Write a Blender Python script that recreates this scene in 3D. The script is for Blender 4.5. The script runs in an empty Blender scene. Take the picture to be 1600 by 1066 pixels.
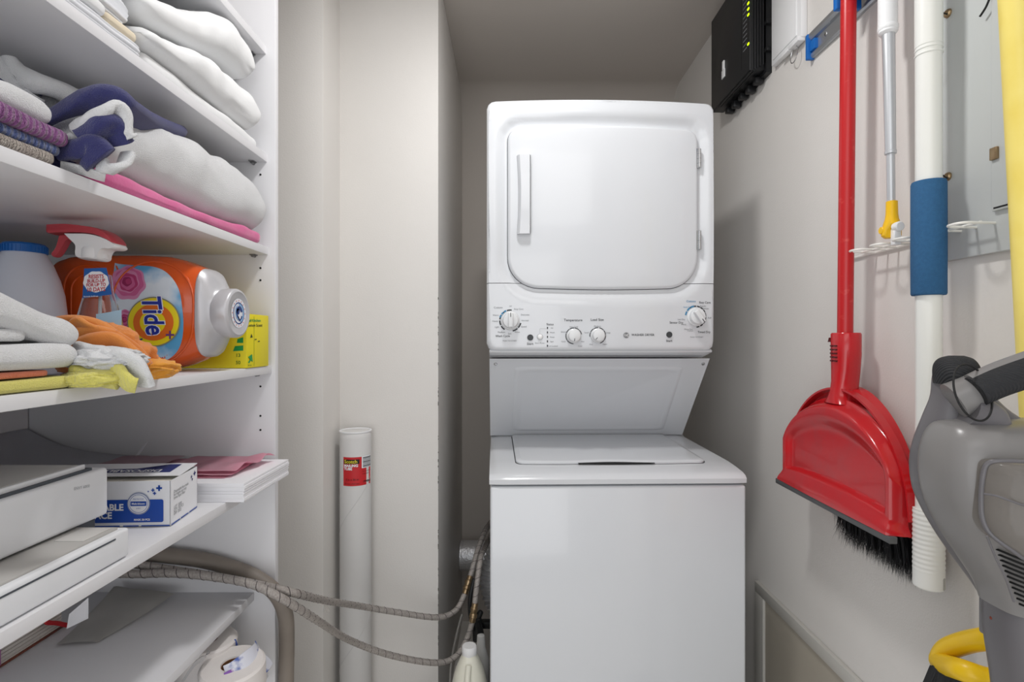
import bpy, bmesh, math, random
from mathutils import Vector, Matrix, noise
from math import pi, sin, cos, radians, sqrt, atan2

random.seed(7)
C = bpy.context.scene.collection
SC = bpy.context.scene
H = 1.28          # eye height of the camera
F = 850.0         # focal length in pixels of the 1600 px wide frame

# ------------------------------------------------------------------ camera, world, lights, exposure
cam_d = bpy.data.cameras.new('camera'); cam = bpy.data.objects.new('camera', cam_d); C.objects.link(cam)
cam.location = (0, 0, H); cam.rotation_euler = (pi/2, 0, 0)
cam_d.sensor_width = 36; cam_d.lens = F/1600*36; cam_d.shift_x = 5/1600; cam_d.shift_y = -3/1600
cam_d.clip_start = 0.02; cam_d.clip_end = 50
SC.camera = cam

w = bpy.data.worlds.new('world'); SC.world = w; w.use_nodes = True
w.node_tree.nodes['Background'].inputs[0].default_value = (0.93, 0.96, 1.0, 1)
w.node_tree.nodes['Background'].inputs[1].default_value = 0.56

def lamp(name, kind, loc, energy, color, rot=(0, 0, 0), **kw):
    l = bpy.data.lights.new(name, kind); l.energy = energy; l.color = color
    for k, v in kw.items(): setattr(l, k, v)
    o = bpy.data.objects.new(name, l); C.objects.link(o); o.location = loc; o.rotation_euler = rot
    return o
lamp('ceiling_lamp_light', 'AREA', (0.02, 0.96, 2.365), 7.0, (1.0, 0.99, 0.98), shape='DISK', size=.17)
lamp('upper_fill_light', 'AREA', (-0.15, -0.30, 2.25), 5, (0.99, 0.995, 1.0), rot=(radians(60), 0, 0), shape='RECTANGLE', size=1.3, size_y=.7)  # added high fill near the camera, no known fixture there
lamp('rear_fill_light', 'AREA', (-0.50, -1.1, 1.05), 13, (0.985, 0.99, 1.0), rot=(radians(90), 0, radians(-19)), shape='RECTANGLE', size=1.6, size_y=1.6)  # added soft fill behind the camera, brightens the right wall and low parts

SC.view_settings.view_transform = 'Standard'; SC.view_settings.look = 'None'
SC.view_settings.gamma = 1; SC.view_settings.use_curve_mapping = False
SC.view_settings.exposure = 0.20

# ------------------------------------------------------------------ helpers
def lin(c):
    c /= 255.0
    return c/12.92 if c <= .04045 else ((c+.055)/1.055)**2.4
def rgb(h):
    h = h.lstrip('#'); return tuple(lin(int(h[i:i+2], 16)) for i in (0, 2, 4)) + (1,)

MATS = {}
def mat(name, col, rough=.5, metal=0.0, bump=None, vary=None, trans=0, ior=1.45, coat=0, emit=None, alpha=1, sheen=0, spec=None, stretch=(1, 1, 1)):
    """bump = (scale, strength, distance); vary = (second colour, scale, low, high)"""
    if name in MATS: return MATS[name]
    m = bpy.data.materials.new(name); m.use_nodes = True; nt = m.node_tree; b = nt.nodes['Principled BSDF']
    c = rgb(col) if isinstance(col, str) else tuple(col)+(1,)
    b.inputs['Base Color'].default_value = c; b.inputs['Roughness'].default_value = rough; b.inputs['Metallic'].default_value = metal
    b.inputs['IOR'].default_value = ior; b.inputs['Transmission Weight'].default_value = trans; b.inputs['Coat Weight'].default_value = coat
    b.inputs['Sheen Weight'].default_value = sheen; b.inputs['Alpha'].default_value = alpha
    if spec is not None: b.inputs['Specular IOR Level'].default_value = spec
    if emit: b.inputs['Emission Color'].default_value = rgb(emit[0]); b.inputs['Emission Strength'].default_value = emit[1]
    if bump or vary:
        tc = nt.nodes.new('ShaderNodeTexCoord'); mp = nt.nodes.new('ShaderNodeMapping'); mp.inputs['Scale'].default_value = stretch
        nt.links.new(tc.outputs['Object'], mp.inputs['Vector'])
    if bump:
        n = nt.nodes.new('ShaderNodeTexNoise'); n.inputs['Scale'].default_value = bump[0]; n.inputs['Detail'].default_value = 3
        nt.links.new(mp.outputs[0], n.inputs['Vector'])
        bp = nt.nodes.new('ShaderNodeBump'); bp.inputs['Strength'].default_value = bump[1]; bp.inputs['Distance'].default_value = bump[2]
        nt.links.new(n.outputs['Fac'], bp.inputs['Height']); nt.links.new(bp.outputs[0], b.inputs['Normal'])
    if vary:
        n = nt.nodes.new('ShaderNodeTexNoise'); n.inputs['Scale'].default_value = vary[1]; n.inputs['Detail'].default_value = 4
        nt.links.new(mp.outputs[0], n.inputs['Vector'])
        r = nt.nodes.new('ShaderNodeValToRGB'); r.color_ramp.elements[0].position = vary[2]; r.color_ramp.elements[1].position = vary[3]
        r.color_ramp.elements[0].color = c; r.color_ramp.elements[1].color = rgb(vary[0])
        nt.links.new(n.outputs['Fac'], r.inputs[0]); nt.links.new(r.outputs[0], b.inputs['Base Color'])
    MATS[name] = m; return m

def stripe_mat(name, c1, c2, scale, axis='X', dist=2.0, thr=.5, rough=.95, bump=(900, .6, .002)):
    m = mat(name, c1, rough, bump=bump); nt = m.node_tree; b = nt.nodes['Principled BSDF']
    tc = nt.nodes.new('ShaderNodeTexCoord'); wv = nt.nodes.new('ShaderNodeTexWave'); wv.bands_direction = axis
    wv.inputs['Scale'].default_value = scale; wv.inputs['Distortion'].default_value = dist; wv.inputs['Detail Scale'].default_value = 1.2
    r = nt.nodes.new('ShaderNodeValToRGB'); r.color_ramp.interpolation = 'CONSTANT'
    r.color_ramp.elements[0].color = rgb(c1); r.color_ramp.elements[1].position = thr; r.color_ramp.elements[1].color = rgb(c2)
    nt.links.new(tc.outputs['Object'], wv.inputs['Vector']); nt.links.new(wv.outputs['Fac'], r.inputs[0]); nt.links.new(r.outputs[0], b.inputs['Base Color'])
    return m

def wave_bump(m, scale, strength, axis='Z', dist=.003, distortion=1.5):
    nt = m.node_tree; b = nt.nodes['Principled BSDF']
    tc = nt.nodes.new('ShaderNodeTexCoord'); wv = nt.nodes.new('ShaderNodeTexWave'); wv.bands_direction = axis
    wv.inputs['Scale'].default_value = scale; wv.inputs['Distortion'].default_value = distortion
    bp = nt.nodes.new('ShaderNodeBump'); bp.inputs['Strength'].default_value = strength; bp.inputs['Distance'].default_value = dist
    nt.links.new(tc.outputs['Object'], wv.inputs['Vector']); nt.links.new(wv.outputs['Fac'], bp.inputs['Height'])
    for l in list(b.inputs['Normal'].links): nt.links.new(l.from_socket, bp.inputs['Normal'])
    nt.links.new(bp.outputs[0], b.inputs['Normal']); return m

def P(px, py, D):                     # the point seen at that pixel, D metres in front of the camera plane
    return Vector(((px-795)/F*D, D, H+(530-py)/F*D))
def PX(px, py, X):                    # the point seen at that pixel on the plane x = X
    return P(px, py, X*F/(px-795))

class MB:
    def __init__(self): self.bm = bmesh.new()
    def box(self, x0, x1, y0, y1, z0, z1, bev=0.0, seg=2):
        b = bmesh.new(); bmesh.ops.create_cube(b, size=1)
        for v in b.verts: v.co = Vector((x0+(v.co.x+.5)*(x1-x0), y0+(v.co.y+.5)*(y1-y0), z0+(v.co.z+.5)*(z1-z0)))
        if bev: bmesh.ops.bevel(b, geom=list(b.edges), offset=bev, segments=seg, profile=.5, affect='EDGES')
        self.add(b); return self
    def add(self, b, M=None):
        if M is not None: b.transform(M)
        me = bpy.data.meshes.new('t'); b.to_mesh(me); b.free(); self.bm.from_mesh(me); bpy.data.meshes.remove(me); return self
    def rings(self, rings, cap0=True, cap1=True, close=True):
        b = self.bm; vs = [[b.verts.new(p) for p in r] for r in rings]; n = len(vs[0])
        for i in range(len(vs)-1):
            for j in range(n if close else n-1):
                k = (j+1) % n
                try: b.faces.new((vs[i][j], vs[i][k], vs[i+1][k], vs[i+1][j]))
                except ValueError: pass
        if cap0 and close: b.faces.new(vs[0][::-1])
        if cap1 and close: b.faces.new(vs[-1])
        return self
    def cyl(self, p0, p1, r0, r1=None, seg=24, bev=0.0):
        r1 = r0 if r1 is None else r1; p0 = Vector(p0); p1 = Vector(p1); d = (p1-p0).normalized()
        a = d.orthogonal().normalized(); c = d.cross(a)
        def ring(p, r): return [p+(a*cos(2*pi*i/seg)+c*sin(2*pi*i/seg))*r for i in range(seg)]
        if bev: R = [ring(p0, max(r0-bev, 1e-5)), ring(p0+d*bev, r0), ring(p1-d*bev, r1), ring(p1, max(r1-bev, 1e-5))]
        else: R = [ring(p0, r0), ring(p1, r1)]
        return self.rings(R)
    def lathe(self, prof, o, axis=(0, 0, 1), seg=32):          # prof = [(radius, height)]
        d = Vector(axis).normalized(); a = d.orthogonal().normalized(); c = d.cross(a); o = Vector(o)
        return self.rings([[o+d*h+(a*cos(2*pi*i/seg)+c*sin(2*pi*i/seg))*max(r, 1e-5) for i in range(seg)] for r, h in prof])
    def tube(self, pts, r, seg=12, caps=True, rad=None):
        pts = [Vector(p) for p in pts]; n = len(pts); up = None; R = []
        for i, p in enumerate(pts):
            t = (pts[min(i+1, n-1)]-pts[max(i-1, 0)]).normalized()
            if up is None: up = t.orthogonal().normalized()
            up = (up-t*up.dot(t)).normalized(); s = t.cross(up); rr = rad(i/(n-1)) if rad else r
            R.append([p+(up*cos(2*pi*k/seg)+s*sin(2*pi*k/seg))*rr for k in range(seg)])
        return self.rings(R, caps, caps)
    def prism(self, poly, axis, a0, a1):                       # poly in the two other axes (in xyz order)
        def mk(p, a):
            return Vector((a, p[0], p[1])) if axis == 'x' else Vector((p[0], a, p[1])) if axis == 'y' else Vector((p[0], p[1], a))
        return self.rings([[mk(p, a0) for p in poly], [mk(p, a1) for p in poly]])
    def grid(self, fn, nu, nv):
        b = self.bm; V = [[b.verts.new(fn(i/nu, j/nv)) for j in range(nv+1)] for i in range(nu+1)]
        for i in range(nu):
            for j in range(nv): b.faces.new((V[i][j], V[i+1][j], V[i+1][j+1], V[i][j+1]))
        return self

def spline(pts, n=60):
    pts = [Vector(p) for p in pts]; out = []; m = len(pts)-1
    for i in range(n+1):
        t = i/n*m; k = min(int(t), m-1); u = t-k
        p0, p1, p2, p3 = pts[max(k-1, 0)], pts[k], pts[k+1], pts[min(k+2, m)]
        out.append(.5*((2*p1)+(p2-p0)*u+(2*p0-5*p1+4*p2-p3)*u*u+(3*p1-p0-3*p2+p3)*u**3))
    return out

def obj(name, mb, m, parent=None, sharp=38, local=False, label=None, normals=True):
    bm = mb.bm if isinstance(mb, MB) else mb
    if normals: bmesh.ops.recalc_face_normals(bm, faces=bm.faces)
    me = bpy.data.meshes.new(name); bm.to_mesh(me); bm.free()
    for p in me.polygons: p.use_smooth = True
    me.set_sharp_from_angle(angle=radians(sharp))
    me.materials.append(m)
    o = bpy.data.objects.new(name, me); C.objects.link(o)
    if parent is None:
        co = [v.co for v in me.vertices]
        c = Vector((sum((min(v[k] for v in co), max(v[k] for v in co)))/2 for k in range(2)).__next__() if False else
                   ((min(v[0] for v in co)+max(v[0] for v in co))/2, (min(v[1] for v in co)+max(v[1] for v in co))/2, min(v[2] for v in co)))
        me.transform(Matrix.Translation(-c)); o.location = c
    else:
        o.parent = parent
        if not local:
            q = parent; M = Matrix()
            while q is not None: M = q.matrix_basis @ M if q.parent is None else q.matrix_basis @ M; q = q.parent
            # parents of things keep plain translations (and the washer its turn), so the inverse places world-built meshes
            chain = []; q = parent
            while q is not None: chain.append(q); q = q.parent
            W = Matrix()
            for q in reversed(chain): W = W @ q.matrix_parent_inverse @ q.matrix_basis
            o.matrix_parent_inverse = W.inverted()
    if label: o['label'] = label
    return o
def thing(name, label, cat, loc, rz=0, group=None):
    o = bpy.data.objects.new(name, None); C.objects.link(o); o.location = loc; o.rotation_euler = (0, 0, rz); o.empty_display_size = .05
    o['label'] = label; o['category'] = cat
    if group: o['group'] = group
    return o
def tag(o, label, cat, group=None):
    o['label'] = label; o['category'] = cat
    if group: o['group'] = group
    return o
def struct(name, mb, m, parent=None, **k):
    o = obj(name, mb, m, parent, **k)
    if parent is None: o['kind'] = 'structure'
    return o

# flat print ------------------------------------------------------
def text_geo(s, size, shear=0, offset=0, align='CENTER', spacing=1.0):
    c = bpy.data.curves.new('txt', 'FONT'); c.body = s; c.size = size; c.shear = shear; c.offset = offset
    c.align_x = align; c.align_y = 'CENTER'; c.space_character = spacing; c.resolution_u = 3; c.fill_mode = 'FRONT'
    o = bpy.data.objects.new('txt', c); me = bpy.data.meshes.new_from_object(o)
    V = [(v.co.x, v.co.y) for v in me.vertices]; Fs = [tuple(p.vertices) for p in me.polygons]
    bpy.data.meshes.remove(me); bpy.data.objects.remove(o); bpy.data.curves.remove(c)
    return V, Fs
def rot2(V, a, dx=0, dy=0):
    return [(x*cos(a)-y*sin(a)+dx, x*sin(a)+y*cos(a)+dy) for x, y in V]
def circle2(cx, cy, rx, ry=None, n=40, a0=0, a1=2*pi, wob=0, k=5):
    ry = rx if ry is None else ry
    return [(cx+rx*(1+wob*sin(k*t))*cos(t), cy+ry*(1+wob*sin(k*t))*sin(t)) for t in [a0+(a1-a0)*i/n for i in range(n)]]
def ring2(cx, cy, r0, r1, n=40, a0=0, a1=2*pi):
    V = []; Fs = []
    for i in range(n+1):
        t = a0+(a1-a0)*i/n; V += [(cx+r0*cos(t), cy+r0*sin(t)), (cx+r1*cos(t), cy+r1*sin(t))]
    for i in range(n): Fs.append((2*i, 2*i+1, 2*i+3, 2*i+2))
    return V, Fs
def rrect2(x0, x1, y0, y1, r, n=6):
    out = []
    for cx, cy, a in ((x1-r, y1-r, 0), (x0+r, y1-r, pi/2), (x0+r, y0+r, pi), (x1-r, y0+r, 1.5*pi)):
        out += [(cx+r*cos(a+pi/2*i/n), cy+r*sin(a+pi/2*i/n)) for i in range(n+1)]
    return out
def fan(poly):
    n = len(poly); cx = sum(p[0] for p in poly)/n; cy = sum(p[1] for p in poly)/n
    rings = 6; V = [(cx, cy)]; Fs = []
    for r in range(1, rings+1):
        for p in poly: V.append((cx+(p[0]-cx)*r/rings, cy+(p[1]-cy)*r/rings))
    for j in range(n): Fs.append((0, 1+j, 1+(j+1) % n))
    for r in range(rings-1):
        for j in range(n):
            a = 1+r*n+j; b = 1+r*n+(j+1) % n; Fs.append((a, a+n, b+n, b))
    return V, Fs
def decal(name, geos, fn, m, parent, local=False, label=None):
    b = bmesh.new()
    for V, Fs in geos:
        vs = [b.verts.new(fn(x, y)) for x, y in V]
        for f in Fs:
            try: b.faces.new([vs[i] for i in f])
            except ValueError: pass
    return obj(name, b, m, parent, local=local, label=label, normals=False)

# cloth ------------------------------------------------------
def folded(name, x0, x1, y0, y1, z0, z1, m, label=None, cat=None, group=None, seed=0, amp=.004, layers=1, groove=.006, taper=None, parent=None, n=2.6, sag=0.0, fn=None):
    """a folded cloth: a soft slab whose rounded folds look to +x"""
    z0 += .0006; mb = MB(); NR = 44; NY = 60; hz = (z1-z0)/2; zc = (z0+z1)/2; hx = (x1-x0)/2; xc = (x0+x1)/2; R = []
    for j in range(NY+1):
        v = j/NY; y = y0+(y1-y0)*v
        e = min(v, 1-v)*(y1-y0); er = min(hz, .03)
        sc = sqrt(max(0.0, 1-(1-min(e/er, 1))**2))*.85+.15 if e < er else 1.0
        tp = taper(v) if taper else 1.0
        ring = []
        for i in range(NR):
            t = 2*pi*i/NR; c_, s_ = cos(t), sin(t)
            dz = hz*tp*math.copysign(abs(s_)**(2/n), s_)*sc
            edge = min(hz*1.1, hx)
            if c_ > 0:  ux = (hx-edge)+edge*(abs(c_)**(2/2.2))
            else: ux = -hx*(abs(c_)**(2/5))
            if c_ > 0 and abs(c_) > .02: ux = (hx-edge)*min(1, abs(c_)*3)+edge*abs(c_)**.9
            x = xc+ux*(sc*.06+.94 if sc < 1 else 1)
            if layers > 1 and c_ > .15:
                ph = (dz/max(hz*tp, 1e-4)*.5+.5)*layers; x -= groove*(1-abs(sin(pi*ph)))**2.5
            z = z0+hz*tp+dz if taper else zc+dz
            nz = noise.noise(Vector((x*9, y*9, z*9+seed*7.3)))*amp+noise.noise(Vector((x*28, y*28, z*28+seed*3.1)))*amp*.4
            x += nz*1.2; z += nz*(1 if s_ > -.3 else 0)
            p = Vector((x, y, max(z, z0)))
            ring.append(fn(p, v) if fn else p)
        R.append(ring)
    mb.rings(R)
    o = obj(name, mb, m, parent, sharp=180)
    if label and parent is None: tag(o, label, cat, group)
    return o
def crumple(name, c, r, m, label=None, cat=None, seed=0, amp=.25, freq=1.6, z0=None, parent=None, squash=1.0, sub=5, lean=(0, 0), group=None, rz=0):
    """a crumpled cloth: a blob pulled into long soft ridges"""
    b = bmesh.new(); bmesh.ops.create_icosphere(b, subdivisions=sub, radius=1); c = Vector(c); r = Vector(r)
    for v in b.verts:
        d = v.co.normalized(); q = Vector((d.x*freq*1.0, d.y*freq*1.0, d.z*freq*1.6))+Vector((seed*5.1, seed*2.7, seed*1.3))
        q += noise.noise_vector(q*.7)*.8
        k = (1-abs(noise.noise(q*1.1)))**2*1.1+.35*(1-abs(noise.noise(q*2.6)))**2-.6
        s = 1+amp*k; p = Vector((d.x*r.x, d.y*r.y, d.z*r.z))*s
        p.x += lean[0]*p.z; p.y += lean[1]*p.z
        p = Matrix.Rotation(rz, 3, 'Z') @ p
        p += c
        if z0 is not None and p.z < z0: p.z = z0+(.0005*(1+noise.noise(p*40)))
        v.co = p
    o = obj(name, b, m, parent, sharp=180)
    if label and parent is None: tag(o, label, cat, group)
    return o
def ribbon(name, pts, wvec, th, m, parent=None, n=40, amp=.002, seed=0, wfn=None):
    """a strip of thick cloth laid along a path"""
    pts = spline(pts, n); wv = Vector(wvec); R = []
    for i, p in enumerate(pts):
        t = (pts[min(i+1, n)]-pts[max(i-1, 0)]).normalized(); w_ = wv-t*wv.dot(t); nn = t.cross(w_).normalized()
        k = wfn(i/n) if wfn else 1; ring = []
        for a in range(20):
            u = 2*pi*a/20; cu, su = cos(u), sin(u)
            x = math.copysign(abs(cu)**.45, cu)*.5*k; y = math.copysign(abs(su)**.8, su)*th/2
            q = p+w_*x+nn*y; q += nn*noise.noise(q*25+Vector((seed, 0, 0)))*amp*2
            ring.append(q)
        R.append(ring)
    mb = MB(); mb.rings(R); return obj(name, mb, m, parent, sharp=180)

# ------------------------------------------------------------------ materials
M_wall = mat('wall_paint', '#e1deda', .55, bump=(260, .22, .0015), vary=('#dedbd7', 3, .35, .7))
M_wall_shaded = mat('shaded_wall_paint', '#c6bfb8', .7, bump=(200, .15, .001))  # wall paint darkened, shade put into the colour of ceiling and back wall
M_floor = mat('floor_tile', '#eeebe6', .4, vary=('#e8e4de', 6, .3, .7))
M_white = mat('white_enamel', '#d3d6da', .18, bump=(60, .02, .0005), coat=.3)
M_wpl = mat('white_plastic', '#ecedee', .35)
M_lam = mat('white_laminate', '#dfdfe2', .42, bump=(500, .04, .0003))
M_blk = mat('black_plastic', '#161718', .45)
M_dark = mat('dark_gap', '#101112', .8)
M_print = mat('grey_print', '#6d7073', .7)
M_printd = mat('dark_print', '#2c2e31', .6)
M_blueprint = mat('blue_print', '#3f83ad', .6)
M_chrome = mat('chrome', '#c6c8ca', .18, 1.0)
M_brass = mat('brass', '#a08a6c', .35, 1.0)
M_red = mat('red_plastic', '#c01a22', .22, bump=(120, .04, .0005), vary=('#b5262c', 22, .45, .75), coat=.25)
M_redpole = mat('red_pole_paint', '#bd2024', .3, vary=('#cf4b46', 60, .62, .78))
M_blue = mat('blue_plastic', '#1667b8', .4)

# ------------------------------------------------------------------ setting
XL, XR, YB, ZC = -1.02, .73, 2.468, H+1.10
XC0, XC1, YP, YC = -.508, -.2117, 1.489, 1.636        # pier edge, column edge, their front planes
struct('floor', MB().box(XL-.1, XR+.1, -1.9, YB+.1, -.06, 0), M_floor)
struct('wall_left', MB().box(XL-.1, XL, -.7, YP, 0, ZC), M_wall)
struct('wall_right', MB().box(XR, XR+.1, -.7, YB+.1, 0, ZC), M_wall)
struct('unseen_header', MB().box(XL-.1, XR+.1, -.72, -.62, 2.04, ZC), M_wall)  # unseen header, added to keep front fill off the ceiling
struct('wall_back', MB().box(XC1-.02, XR, YB, YB+.1, 0, ZC), M_wall_shaded)  # darker copy of the wall paint stands in for shade behind the dryer
m = MB(); m.box(XL-.1, XC0, YP, YB+.1, 0, ZC, .003); struct('wall_pier', m, M_wall)
m = MB(); m.box(XC0-.01, XC1, YC, YB+.1, 0, ZC, .003); struct('wall_column', m, M_wall)
# ceiling with the rounded cove over the back wall
rc = .16; prof = [(-.7, ZC), (YB-rc, ZC)]+[(YB-rc+rc*sin(a), ZC-rc+rc*cos(a)) for a in [pi/2*i/14 for i in range(1, 15)]]
poly = prof+[(YB+.1, ZC-rc), (YB+.1, ZC+.1), (-.7, ZC+.1)]
struct('ceiling', MB().prism(poly, 'x', XL-.1, XR+.1), M_wall_shaded, sharp=20)

# ------------------------------------------------------------------ shelving unit
DS = 1.15
unit = thing('shelving_unit', 'white laminate closet shelving unit along the wall opposite the red broom', 'shelves', (XL+.26, .8, 0))
M_pin = mat('shelf_pin_metal', '#8c8d8e', .35, .9)
pan = obj('side_panel', MB().box(XL, -.494, DS, DS+.0165, 0, ZC-.03, .0012), M_lam, unit)
obj('back_panel', MB().box(XL, XL+.006, .22, DS-.003, .02, ZC-.03), M_lam, unit)
SH = {}
for nm, zb, xf in (('S1', .602, -.513), ('S2', .374, -.511), ('S3', .178, -.509), ('S4', -.0725, -.501), ('S5', -.302, -.494), ('S6', -.5517, -.538), ('S7', -.7145, -.508)):
    z0 = H+zb; s = obj('shelf', MB().box(XL, xf, .22, DS, z0, z0+.0165, .0008), M_lam, unit); SH[nm] = z0+.0165
    p = MB(); p.cyl((xf-.028, DS-.012, z0-.003), (xf-.028, DS, z0-.003), .0032, seg=10); p.box(xf-.033, xf-.022, DS-.014, DS, z0-.0022, z0); obj('shelf_pin', p, M_pin, s)
for py in (273, 419, 438, 604, 330, 560, 650, 672):
    q = P(407, py, DS); p = MB(); p.cyl((q.x, DS-.0006, q.z), (q.x, DS+.0002, q.z), .0022, seg=12); obj('pin_hole', p, M_dark, pan)

# ------------------------------------------------------------------ stacked washer and dryer (local frame: front bottom centre, turned a little)
yaw = atan2(.024, 1)
WD = thing('stacked_washer_dryer', 'tall white stacked washer and dryer with four knobs on its control panel', 'washer dryer', (.258, 1.275, 0), yaw)
def wl(name, mb, m, parent=None, **k): return obj(name, mb, m, parent or WD, local=True, **k)
wz = H-.342
wl('washer_cabinet', MB().box(-.3015, .3015, 0, .62, .02, wz-.003, .006, 3), M_white)
wl('foot_panel', MB().box(-.28, .28, .03, .60, 0, .022), M_blk)
# washer top deck: profile in (y, z), crowned front
prof = [(0.004, 0), (-.002, .003), (-.003, .014), (.003, .021), (.018, .026), (.06, .031), (.105, .0345), (.42, .0385), (.45, .045), (.62, .045), (.62, 0)]
m = MB(); Rg = []
for i in range(25):
    u = -1+2*i/24; xx = u*.3035; e = max(0, abs(u)-.965)/.035
    Rg.append([Vector((xx if e < .99 else xx, y+(.004*e if y < .05 else 0), wz+z*(1-.10*e*e))) for y, z in prof])
m.rings(Rg); deck = wl('washer_top', m, M_white, sharp=40)
# lid
def deckz(y):
    for (y0, z0), (y1, z1) in zip(prof[2:-2], prof[3:-1]):
        if y0 <= y <= y1: return wz+z0+(z1-z0)*(y-y0)/(y1-y0)
    return wz+.0385
def lidloop(off, zo):
    L = []
    xl, xr, yb, yf = -.238-off, .236+off, .418, .075-off
    pts = [(xl, yb)]
    pts += [(xl, yb+(yf+.02-yb)*i/10) for i in range(1, 11)]
    pts += [(xl+.02-.02*cos(a), yf+.02-.02*sin(a)) for a in [pi/2*i/6 for i in range(1, 7)]]
    n_ = 30
    for i in range(1, n_):
        t = i/n_; x = xl+.02+(xr-xl-.04)*t; bump_ = .012*math.exp(-((t-.5)/.17)**2); pts.append((x, yf+bump_-.006*sin(pi*t)))
    pts += [(xr-.02+.02*sin(a), yf+.02-.02*cos(a)) for a in [pi/2*i/6 for i in range(0, 7)]]
    pts += [(xr, yf+.02+(yb-yf-.02)*i/10) for i in range(1, 11)]
    return [Vector((x, y, deckz(min(max(y, .01), .419))+zo)) for x, y in pts]
m = MB(); m.rings([lidloop(0, -.002), lidloop(0, .0045), lidloop(-.004, .0068), lidloop(-.012, .0072)], cap0=False); wl('lid', m, M_white, deck, sharp=30)
m = MB(); m.rings([lidloop(.0022, .0004), lidloop(.0002, .0006)], cap0=False, cap1=False); wl('lid_gap', m, mat('gap_grey', '#3c3f42', .8), deck)
m = MB()
N_ = 30; top = [Vector((-.085+.19*i/N_, .0745-.006+.012*math.exp(-(((-.085+.19*i/N_)+.001)/.08)**2), deckz(.075)+.0035)) for i in range(N_+1)]
low = [Vector((p.x, .0655, deckz(.066)+.0012+.0022*(abs(p.x-.01)/.1)**2)) for p in top]
b = m.bm; tv = [b.verts.new(p) for p in top]; lv = [b.verts.new(p) for p in low]
for i in range(N_): b.faces.new((tv[i], tv[i+1], lv[i+1], lv[i]))
wl('finger_recess', m, M_dark, deck)
# back riser under the dryer (sloping panel)
m = MB(); m.prism([(.205, H-.053), (.425, H-.300), (.62, H-.300), (.62, H-.053)], 'x', -.3055, .2965); ris = wl('sloping_panel', m, M_white)
S0, S1 = Vector((0, .205, H-.053)), Vector((0, .425, H-.300)); sv = S1-S0; nn = Vector((0, -sv.z, sv.y)).normalized()
if nn.y > 0: nn = -nn
def slp(x, t, h): return S0+sv*t+Vector((x, 0, 0))+nn*h
m = MB(); Rg = []
for ins, h in ((0, -.0002), (.004, .0016), (.010, .0026), (.016, .0016), (.022, .0004)):
    Rg.append([slp(x, t, h) for x, t in rrect2(-.238+ins, .232-ins, .09+ins*3, .93-ins*3, .03)])
m.rings(Rg, False, True); wl('embossed_panel', m, M_white, ris, sharp=60)
for x in (-.289, .283):
    m = MB(); m.lathe([(.0001, .003), (.004, .0026), (.005, .0012), (.005, -.002)], slp(x, .06, 0), nn, 16); wl('screw', m, M_chrome, ris)
# dryer front
dx0 = -.0165; SP = 1.385/F
def du(px): return (px-940)*SP+dx0
def dv(py): return H+(530-py)*SP
def dy(u, v):                                          # bowed front face
    k = (u-dx0)/.30
    return .133-.020*(1-k*k)-.004*(1-((v-dv(330))/.33)**2)
door_px = [(791, 402)]
def door_loop(n=200):
    pts = []
    def arc(cx, cy, rx, ry, a0, a1, k=10): return [(cx+rx*cos(a0+(a1-a0)*i/k), cy-ry*sin(a0+(a1-a0)*i/k)) for i in range(k+1)]
    pts += [(1073-260*i/12, 195.5-1.5*sin(pi*i/12)) for i in range(0, 13)]
    pts += arc(815, 217, 24, 22, pi/2, pi)[1:]
    pts += [(791, 217+185*i/10) for i in range(1, 11)]
    pts += arc(843, 402, 52, 49, pi, 1.5*pi, 14)[1:]
    pts += [(843+200*i/12, 451+2.0*sin(pi*i/12)) for i in range(1, 13)]
    pts += arc(1043, 400, 52, 51, 1.5*pi, 2*pi, 14)[1:]
    pts += [(1095, 400-185*i/10) for i in range(1, 11)]
    pts += arc(1073, 216, 22, 20.5, 0, pi/2)[1:-1]
    P2 = [Vector((du(x), dv(y))) for x, y in pts]
    # even resample
    L = [0]
    for i in range(len(P2)): L.append(L[-1]+(P2[(i+1) % len(P2)]-P2[i]).length)
    out = []
    for k in range(n):
        d = L[-1]*k/n
        for i in range(len(P2)):
            if L[i] <= d <= L[i+1]:
                t = (d-L[i])/max(L[i+1]-L[i], 1e-9); out.append(P2[i].lerp(P2[(i+1) % len(P2)], t)); break
    return out
DL = door_loop(); dc = Vector((du(943), dv(325)))
def outer_pt(p, ins=0.0):
    x0, x1, z0, z1, r = du(758.5)+ins, du(1122.5)-ins, dv(549)+ins, dv(153)-ins, .020
    d = (p-dc).normalized(); best = None
    t = 0; lo, hi = 0, 2.0
    def inside(q):
        if not (x0 <= q.x <= x1 and z0 <= q.y <= z1): return False
        cx = min(max(q.x, x0+r), x1-r); cz = min(max(q.y, z0+r), z1-r)
        return (q-Vector((cx, cz))).length <= r+1e-9
    for _ in range(40):
        mid = (lo+hi)/2
        if inside(dc+d*mid): lo = mid
        else: hi = mid
    return dc+d*lo
OL = []
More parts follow.
